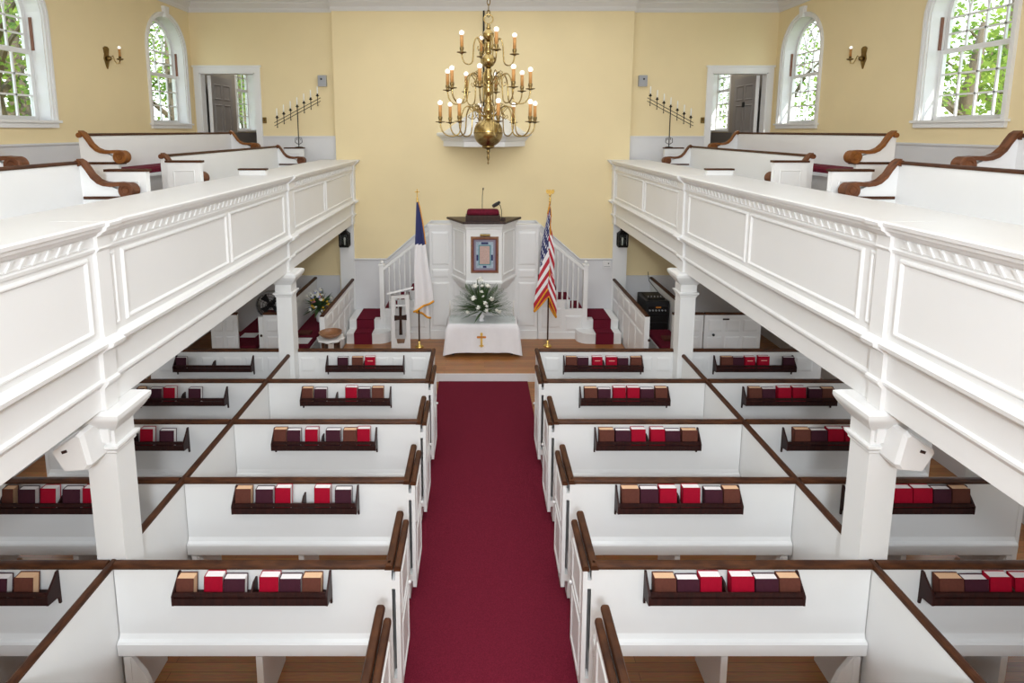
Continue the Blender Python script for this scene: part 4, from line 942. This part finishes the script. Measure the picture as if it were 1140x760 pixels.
# lanterns on the pilasters, wall box
for s in (-1, 1):
    t = thing('wall_lantern', 'black square lantern hanging below the %s gallery end' % SIDE[s], 'lantern', (s * 2.60, 10.58, 1.7))
    x, y = 2.60, 10.58
    MB().cbox(x - .085, x + .085, y - .08, y + .08, 1.74, 1.765).build('base', 'iron', t, s=s)
    MB().loft([[(x + i * .095, y + j * .09, 1.985) for i, j in ((-1, -1), (1, -1), (1, 1), (-1, 1))], [(x + i * .03, y + j * .03, 2.05) for i, j in ((-1, -1), (1, -1), (1, 1), (-1, 1))]]).build('roof', 'iron', t, s=s)
    for i in (-1, 1):
        for j in (-1, 1): MB().box(x + i * .08 - .012, x + i * .08 + .012, y + j * .07 - .012, y + j * .07 + .012, 1.76, 1.99).build('corner_post', 'iron', t, s=s)
    MB().box(x - .07, x + .07, y + .065, y + .07, 1.765, 1.985).build('back_plate', 'iron', t, s=s)
    for j in (-1, 1): MB().box(x - .069, x + .069, y + j * .062 - .001, y + j * .062 + .001, 1.766, 1.985).build('pane', 'glass', t, s=s)
    MB().lathe([(.012, 1.766), (.014, 1.86), (.02, 1.88), (.016, 1.91), (.004, 1.92)], s * x, y, 8).build('candle', 'wax', t, smooth=True) if s > 0 else MB().lathe([(.012, 1.766), (.014, 1.86), (.02, 1.88), (.016, 1.91), (.004, 1.92)], -x, y, 8).build('candle', 'wax', t, smooth=True)
    MB().box(x - .02, x + .02, y + .07, 10.68, 1.95, 2.08).build('bracket', 'iron', t, s=s)
t = thing('thermostat', 'white wall control box right of the pulpit stair', 'control box', (2.35, YW - .02, 1.4))
MB().cbox(2.27, 2.42, YW - .06, YW - .021, 1.32, 1.45).build('cover', 'ivory', t); MB().tube([(2.37, YW - .06, 1.40), (2.37, YW - .068, 1.40)], .012, 8).build('dial', 'black', t)
MB().box(2.29, 2.40, YW - .064, YW - .059, 1.335, 1.345).build('slot', 'grey', t)

# ------------------------------------------------------------------ gallery wall fittings
for s in (-1, 1):
    x = 2.965 if s < 0 else 2.925
    t = thing('small_speaker', 'small grey box speaker high on the yellow wall, %s' % SIDE[s], 'speaker', (s * x, YS, 4.8), 'grey wall speakers')
    MB().cbox(x - .075, x + .075, YS - .09, YS - .001, 4.70, 4.90, .006).build('case', 'grey', t, s=s)
    MB().tube([(x + .01, YS - .09, 4.83), (x + .01, YS - .097, 4.83)], .018, 10).build('emblem', 'black', t, s=s)
    t = thing('switch_plate', 'brass switch plate beside the %s gallery doorway' % SIDE[s], 'switch', (s * 4.08, YS, 4.08), 'brass switch plates')
    MB().cbox(4.045, 4.115, YS - .012, YS - .001, 4.03, 4.14, .003).build('plate', 'brassd', t, s=s)
    MB().box(4.072, 4.088, YS - .025, YS - .012, 4.075, 4.10).build('toggle', 'dark', t, s=s)
    # sconces
    y = 8.38; t = thing('wall_sconce', 'brass candle sconce between the windows of the %s wall' % SIDE[s], 'sconce', (s * XW, y, 4.9), 'brass wall sconces')
    b = MB(); b.prism([(y - .03, 4.84), (y - .055, 4.90), (y - .04, 4.97), (y - .055, 5.05), (y - .02, 5.075), (y + .02, 5.075), (y + .055, 5.05), (y + .04, 4.97), (y + .055, 4.90), (y + .03, 4.84), (y + .012, 4.79), (y, 4.765), (y - .012, 4.79)], 'x', XW - .02, XW - .001); b.build('back_plate', 'brassd', t, s=s)
    MB().ball((XW - .045, y, 4.91), .035, 10).build('boss', 'brassd', t, smooth=True, s=s)
    MB().tube([(XW - .05, y, 4.91), (XW - .075, y + .04, 4.95), (XW - .09, y + .05, 4.89), (XW - .11, y + .06, 4.845), (XW - .14, y + .075, 4.85), (XW - .15, y + .08, 4.90)], .008, 8).build('arm', 'brass', t, smooth=True, s=s)
    MB().lathe([(.01, 4.89), (.04, 4.90), (.045, 4.915), (.015, 4.915), (.018, 4.945)], XW - .15, y + .08, 14).build('drip_pan', 'brassd', t, smooth=True, s=s)
    MB().lathe([(.016, 4.945), (.016, 5.05)], XW - .15, y + .08, 10).build('candle_sleeve', 'sleeve', t, smooth=True, s=s)
    MB().ball((XW - .15, y + .08, 5.07), .021, 10).build('bulb', 'bulb', t, smooth=True, s=s)
    # slanting seven-light candelabra
    xb_, yb_ = 3.25, 10.16
    t = thing('candelabra', 'slanting black iron candelabra with seven candles at the %s gallery end' % SIDE[s], 'candelabra', (s * xb_, yb_, 3.60), 'iron candelabra')
    MB().lathe([(.07, 3.603), (.07, 3.61), (.012, 3.62)], xb_, yb_, 12).build('foot', 'iron', t, s=s)
    MB().tube([(xb_, yb_, 3.61), (xb_, yb_, 4.30)], .009, 8).build('stem', 'iron', t, s=s)
    for sg in (-1, 1):
        MB().tube([(xb_ + sg * .012, yb_, 3.66), (xb_ + sg * .06, yb_, 3.69), (xb_ + sg * .055, yb_, 3.76), (xb_ + sg * .02, yb_, 3.78), (xb_ + sg * .03, yb_, 3.73)], .006, 6).build('scroll', 'iron', t, s=s)
    sl = .52
    for dz in (0, .055):
        MB().tube([(xb_ + .41, yb_, 4.19 - .41 * sl + dz), (xb_ - .41, yb_, 4.19 + .41 * sl + dz)], .006, 6).build('bar', 'iron', t, s=s)
    for i in range(7):
        x = xb_ + .36 - i * .12; z = 4.19 - (x - xb_) * sl
        MB().tube([(x, yb_, z - .04), (x, yb_, z + .11)], .006, 6).lathe([(.004, z - .06), (.012, z - .045), (.006, z - .035)], x, yb_, 6).lathe([(.006, z + .10), (.028, z + .115), (.03, z + .125), (.014, z + .125), (.016, z + .15)], x, yb_, 10).build('candle_cup', 'iron', t, s=s)
        MB().lathe([(.011, z + .14), (.010, z + .27), (.003, z + .28)], x, yb_, 8).build('candle', 'wax', t, smooth=True, s=s)

# ------------------------------------------------------------------ gallery pews
ARM = [(-.404, .256), (-.37, .235), (-.335, .185), (-.30, .126), (-.25, .078), (-.20, .057), (-.14, .050), (-.07, .056), (0.0, .050)]
def gpew(s, front, y0, y1, near, far, label, wood='scroll'):
    xv, zv, xb, zt, zf = (3.12, 3.385, 3.52, 3.625, 2.75) if front else (3.80, 3.625, 4.20, 3.855, 2.98)
    t = thing('gallery_pew', label, 'pew', (s * (xb - .2), (y0 + y1) / 2, zf), 'white gallery pews')
    MB().prism([(xb - .015, zf), (xb + .02, zf), (xb + .035, zt - .012), (xb + .0, zt - .012)], 'y', y0, y1).build('back_panel', 'white', t, s=s)
    MB().prism(capp(xb + .016, zt - .014, .05, .028), 'y', y0 - .01, y1 + .01).build('cap_rail', 'rail', t, s=s)
    MB().box(xv + .02, xb - .015, y0, y1, zf + .40, zf + .44).build('seat', 'white', t, s=s)
    MB().box(xv + .06, xv + .09, y0, y1, zf, zf + .40).build('seat_front', 'white', t, s=s)
    if not front: MB().cbox(xv + .02, xb - .02, y0 + .04, y1 - .04, zf + .441, zf + .505, .02).build('cushion', 'cushion', t, s=s)
    for on, y, sg in ((near, y0, -1), (far, y1, 1)):
        if not on: continue
        th = .085; ya, yb = y - th / 2, y + th / 2
        P = [(xv - dx, zv + dz) for dx, dz in ARM]     # canonical right-hand side: volute towards the nave
        P = [(xv + (-dx), zv + dz) for dx, dz in ARM]
        up = [(x, z + .017) for x, z in P]; dn = [(x, z - .017) for x, z in P]
        poly = up + dn[::-1]
        b = MB(); n = len(P)
        rings = [[(u[0], ya, u[1]), (u[0], yb, u[1]), (d[0], yb, d[1]), (d[0], ya, d[1])] for u, d in zip(up, dn)]
        b.loft(rings); a = b.build('scroll_arm', wood, t, s=s)
        b = MB(); prof = [(.0, .0), (.022, 0), (.026, .006), (.034, .006), (.04, 0), (.062, 0), (.068, .006)]
        ring = lambda r, yy: [(xv + r * math.cos(2 * PI * i / 24), yy, zv + r * math.sin(2 * PI * i / 24)) for i in range(24)]
        b.loft([ring(max(r, .001), ya - .012 + d) for r, d in prof] + [ring(max(r, .001), yb + .012 - d) for r, d in prof[::-1]]); b.build('volute', wood, a, s=s)
        b = MB(); b.tube([(xb + .004, ya - .004, zt - .005), (xb + .004, yb + .004, zt - .005)], .027, 10); b.build('top_roll', wood, a, s=s)
        q = [(xb - .0, zf)] + [(xv + .03, zf)] + [(xv + .03, zv - .02)] + [(x, z) for x, z in dn[::-1][2:]] + [(xb, zt - .03)]
        MB().prism(q, 'y', y - .02, y + .02).build('end_panel', 'white', t, s=s)
        if not (front and sg < 0): MB().box(xv - .02, xb - .02, y - .035, y + .035, zv - .075, zv - .05).build('end_rail', 'rail', t, s=s)
    return t
def gbox(s, y, label, x0=3.02, x1=3.39, zt=3.585, z0=2.75, grp=None):
    t = thing('end_box', label, 'panel', (s * (x0 + x1) / 2, y, z0), grp)
    MB().box(x0 + .01, x1 - .01, y - .03, y + .03, z0, zt - .022).build('panel', 'white', t, s=s)
    MB().box(x0 - .005, x1 + .005, y - .04, y + .04, zt - .022, zt).build('cap', 'rail', t, s=s)
    MB().ring('y', y - .03, -1, x0 + .07, x1 - .07, z0 + .1, zt - .10, .016, .006).build('panel_moulding', 'white', t, s=s)
for s in (-1, 1):
    S_ = SIDE[s]
    gpew(s, True, 1.3, 4.96, False, True, 'nearest front-row pew of the %s gallery with a brown scrolled arm' % S_)
    gpew(s, True, 6.27, 9.86, True, True, 'far front-row pew of the %s gallery ending near the candelabra' % S_)
    gpew(s, False, 6.0, 9.62, True, True, 'back-row pew of the %s gallery with red cushion and amber scrolled arm' % S_, 'scroll2')
    gpew(s, False, 1.3, 4.62, False, True, 'nearest back-row pew of the %s gallery at the photo edge' % S_)
    gbox(s, 6.10, 'white panelled end box before the far front pew, %s gallery' % S_, grp='gallery end boxes')
    gbox(s, 5.10, 'white panelled end box behind the nearest scrolled arm, %s gallery' % S_, zt=3.56, grp='gallery end boxes')
    gbox(s, 10.16, 'white end box carrying the candelabra, %s gallery' % S_, x0=3.16, x1=3.50, zt=3.603, grp='gallery end boxes')
    t = thing('ledge_block', 'low white block with brown top on the %s gallery ledge' % S_, 'block', (s * 2.85, 7.0, 3.36), 'ledge blocks')
    MB().box(2.68, 3.0, 6.975, 7.04, 3.3605, 3.42).build('body', 'white', t, s=s); MB().box(2.67, 3.01, 6.965, 7.05, 3.42, 3.44).build('cap', 'rail', t, s=s)

# ------------------------------------------------------------------ chandelier
CX0, CY0 = 0.0, 5.5
t = thing('chandelier', 'large three-tier brass chandelier with twenty candle lights over the aisle', 'chandelier', (CX0, CY0, 3.6))
MB().lathe([(.002, 3.575), (.010, 3.59), (.004, 3.605), (.012, 3.63), (.016, 3.645), (.009, 3.66), (.012, 3.69), (.020, 3.70), (.012, 3.71), (.022, 3.725), (.055, 3.735), (.060, 3.748), (.05, 3.758)], CX0, CY0, 20).build('finial', 'brassd', t, smooth=True)
zc, rb = 3.878, .138
MB().lathe([(max(.02, rb * math.sin(PI * (.12 + .80 * i / 18))), zc - rb * math.cos(PI * (.12 + .80 * i / 18))) for i in range(19)], CX0, CY0, 32).build('great_ball', 'brass', t, smooth=True)
b = MB(); b.lathe([(.138, 3.874), (.141, 3.878), (.138, 3.882)], CX0, CY0, 32); b.build('ball_seam', 'brassd', t, smooth=True)
stem = [(.03, 4.0), (.045, 4.01), (.03, 4.03), (.028, 4.05), (.046, 4.07), (.05, 4.10), (.035, 4.13), (.025, 4.15), (.045, 4.17), (.028, 4.19), (.025, 4.22), (.04, 4.24), (.048, 4.27), (.034, 4.30), (.05, 4.315), (.03, 4.33), (.03, 4.36), (.042, 4.38), (.042, 4.40), (.028, 4.42), (.034, 4.45), (.024, 4.48)]
MB().lathe(stem, CX0, CY0, 16).build('stem', 'brass', t, smooth=True)
MB().lathe([(max(.016, .067 * math.sin(PI * (.1 + .8 * i / 12))), 4.545 - .067 * math.cos(PI * (.1 + .8 * i / 12))) for i in range(13)], CX0, CY0, 24).build('middle_ball', 'brass', t, smooth=True)
MB().lathe([(.02, 4.60), (.032, 4.62), (.02, 4.64), (.026, 4.68), (.03, 4.70), (.018, 4.72)], CX0, CY0, 14).build('upper_stem', 'brass', t, smooth=True)
MB().lathe([(max(.014, .052 * math.sin(PI * (.1 + .8 * i / 12))), 4.775 - .056 * math.cos(PI * (.1 + .8 * i / 12))) for i in range(13)], CX0, CY0, 24).build('upper_ball', 'brass', t, smooth=True)
MB().lathe([(.014, 4.825), (.024, 4.835), (.014, 4.85), (.018, 4.865), (.008, 4.875)], CX0, CY0, 12).build('neck', 'brass', t, smooth=True)
b = MB(); b.tube([(CX0 + .042 * math.sin(2 * PI * i / 20), CY0, 4.916 - .042 * math.cos(2 * PI * i / 20)) for i in range(21)], .006, 6); b.build('hanging_ring', 'brass', t, smooth=True)
z = 4.965
while z < 6.3:
    k = int(round((z - 4.965) / .052)); b = MB()
    pts = [(.014 * math.sin(2 * PI * i / 10), .033 * -math.cos(2 * PI * i / 10)) for i in range(11)]
    b.tube([(CX0 + (p if k % 2 == 0 else 0), CY0 + (0 if k % 2 == 0 else p), z + q) for p, q in pts], .0045, 5); b.build('chain_link', 'brassd', t); z += .052
def arms(n, off, R, zc_, zs, zlow):
    for i in range(n):
        a = math.radians(off + 360 / n * i); ca, sa = math.cos(a), math.sin(a)
        h = zc_ - zlow; f_ = R / .45
        P = [(.03, zs - .05), (.07 * f_, zs - .035), (.12 * f_, zs + .01), (.17 * f_, zs + .045), (.215 * f_, zs + .04), (.245 * f_, zs - .01), (.255 * f_, zs - .07), (R * .585, zlow + h * .50), (R * .63, zlow + h * .14), (R * .74, zlow), (R * .86, zlow + h * .06), (R * .95, zlow + h * .32), (R * .99, zlow + h * .65), (R, zc_)]
        pt = lambda r, zz: (CX0 + r * ca, CY0 + r * sa, zz)
        # smooth with a Catmull-Rom pass
        Q = []
        for k in range(len(P) - 1):
            p0, p1, p2, p3 = P[max(k - 1, 0)], P[k], P[k + 1], P[min(k + 2, len(P) - 1)]
            for u in (0, .25, .5, .75):
                Q.append(tuple(.5 * (2 * p1[d] + (-p0[d] + p2[d]) * u + (2 * p0[d] - 5 * p1[d] + 4 * p2[d] - p3[d]) * u * u + (-p0[d] + 3 * p1[d] - 3 * p2[d] + p3[d]) * u ** 3) for d in (0, 1)))
        Q.append(P[-1])
        b = MB(); b.tube([pt(*q) for q in Q], .0065, 6); am = b.build('arm', 'brass', t, smooth=True)
        f = R / .45
        b = MB(); b.tube([pt(*q) for q in [(.19 * f, zs + .045), (.15 * f, zs + .0), (.14 * f, zs - .045), (.165 * f, zs - .07), (.19 * f, zs - .05), (.175 * f, zs - .03)]], .005, 5); b.build('curl', 'brass', am, smooth=True)
        b = MB(); b.tube([pt(*q) for q in [(.11 * f, zs + .0), (.10 * f, zs + .045), (.13 * f, zs + .075), (.155 * f, zs + .06), (.14 * f, zs + .045)]], .0045, 5); b.build('curl', 'brass', am, smooth=True)
        x, y, _ = pt(R, 0)
        b = MB(); b.lathe([(.008, zc_ - .012), (.018, zc_ - .004), (.042, zc_ + .001), (.047, zc_ + .007), (.016, zc_ + .006), (.014, zc_ + .02), (.019, zc_ + .03), (.02, zc_ + .05), (.016, zc_ + .052)], x, y, 14); b.build('drip_pan', 'brassd', am, smooth=True)
        b = MB(); b.lathe([(.0155, zc_ + .05), (.0155, zc_ + .158)], x, y, 10); b.build('candle_sleeve', 'sleeve', am, smooth=True)
        b = MB(); b.ball((x, y, zc_ + .178), .0225, 12); b.build('bulb', 'bulb', am, smooth=True)
arms(8, 10, .455, 3.975, 4.075, 3.845)
arms(8, -12, .395, 4.275, 4.375, 4.145)
arms(4, 15, .255, 4.605, 4.70, 4.505)

# ------------------------------------------------------------------ outside: lawn and trees
st(MB().box(-60, 60, -40, 80, -.6, -.5).build('ground_lawn', 'lawn', org=(0, 0, -.6)))
def tree(x, y, h, r, label, seed, n=2600, lz=None):
    rn = random.Random(seed)
    t = thing('tree', label, 'tree', (x, y, -.5), 'trees outside the windows')
    MB().tube([(x, y, -.5), (x + .1, y, h * .3), (x - .1, y + .1, h * .6), (x, y, h * .85)], [.26, .22, .16, .06], 8).build('trunk', 'bark', t, smooth=True)
    for k in range(5):
        a = rn.uniform(0, 6.28); z = h * rn.uniform(.35, .6)
        MB().tube([(x, y, z), (x + math.cos(a) * r * .4, y + math.sin(a) * r * .4, z + r * .35), (x + math.cos(a) * r * .8, y + math.sin(a) * r * .8, z + r * .5)], [.08, .05, .02], 6).build('branch', 'bark', t)
    b = MB(); cl_ = []
    for k in range(26):
        a = rn.uniform(0, 6.28); e = rn.uniform(-1, 1); rr = r * rn.uniform(.35, .95)
        cl_.append((x + math.cos(a) * rr * math.sqrt(1 - e * e), y + math.sin(a) * rr * math.sqrt(1 - e * e), (lz or h * .62) + e * rr * 1.0))
    for k in range(n):
        c = rn.choice(cl_); q = Vector((rn.gauss(0, 1), rn.gauss(0, 1), rn.gauss(0, 1))).normalized() * r * .30 * rn.random() ** .4
        p = Vector(c) + q; d = Vector((rn.gauss(0, 1), rn.gauss(0, 1), rn.gauss(-.3, .6))).normalized(); u = d.cross(Vector((rn.gauss(0, 1), rn.gauss(0, 1), 1))).normalized()
        L = rn.uniform(.09, .17); w = L * .42
        b.add([p, p + d * L * .5 + u * w, p + d * L, p + d * L * .5 - u * w], [(0, 1, 2, 3)])
    stuff(b.build('foliage', 'treeleaf', t))
TL = [(-8.6, 10.2, 8.5, 2.3), (-10.5, 13.2, 10, 2.8), (-9.2, 17.5, 9.5, 2.8), (-12.5, 21, 11, 3.4), (-8.6, 22, 9, 2.6), (-14, 15, 11, 3.2), (-11, 27, 11, 3.5)]
TR = [(9.6, 11.4, 7.0, 2.1), (13.0, 14.5, 9, 3.0), (10.5, 20, 9, 2.8), (15, 24, 11, 3.4), (9.0, 26, 9.5, 2.7)]
for i, (x, y, h, r) in enumerate(TL): tree(x, y, h, r, 'leafy green tree outside the left windows, %s from the front' % ORDN[i], 20 + i)
for i, (x, y, h, r) in enumerate(TR): tree(x, y, h, r, 'bright green tree outside the right windows, %s from the front' % ORDN[i], 40 + i)
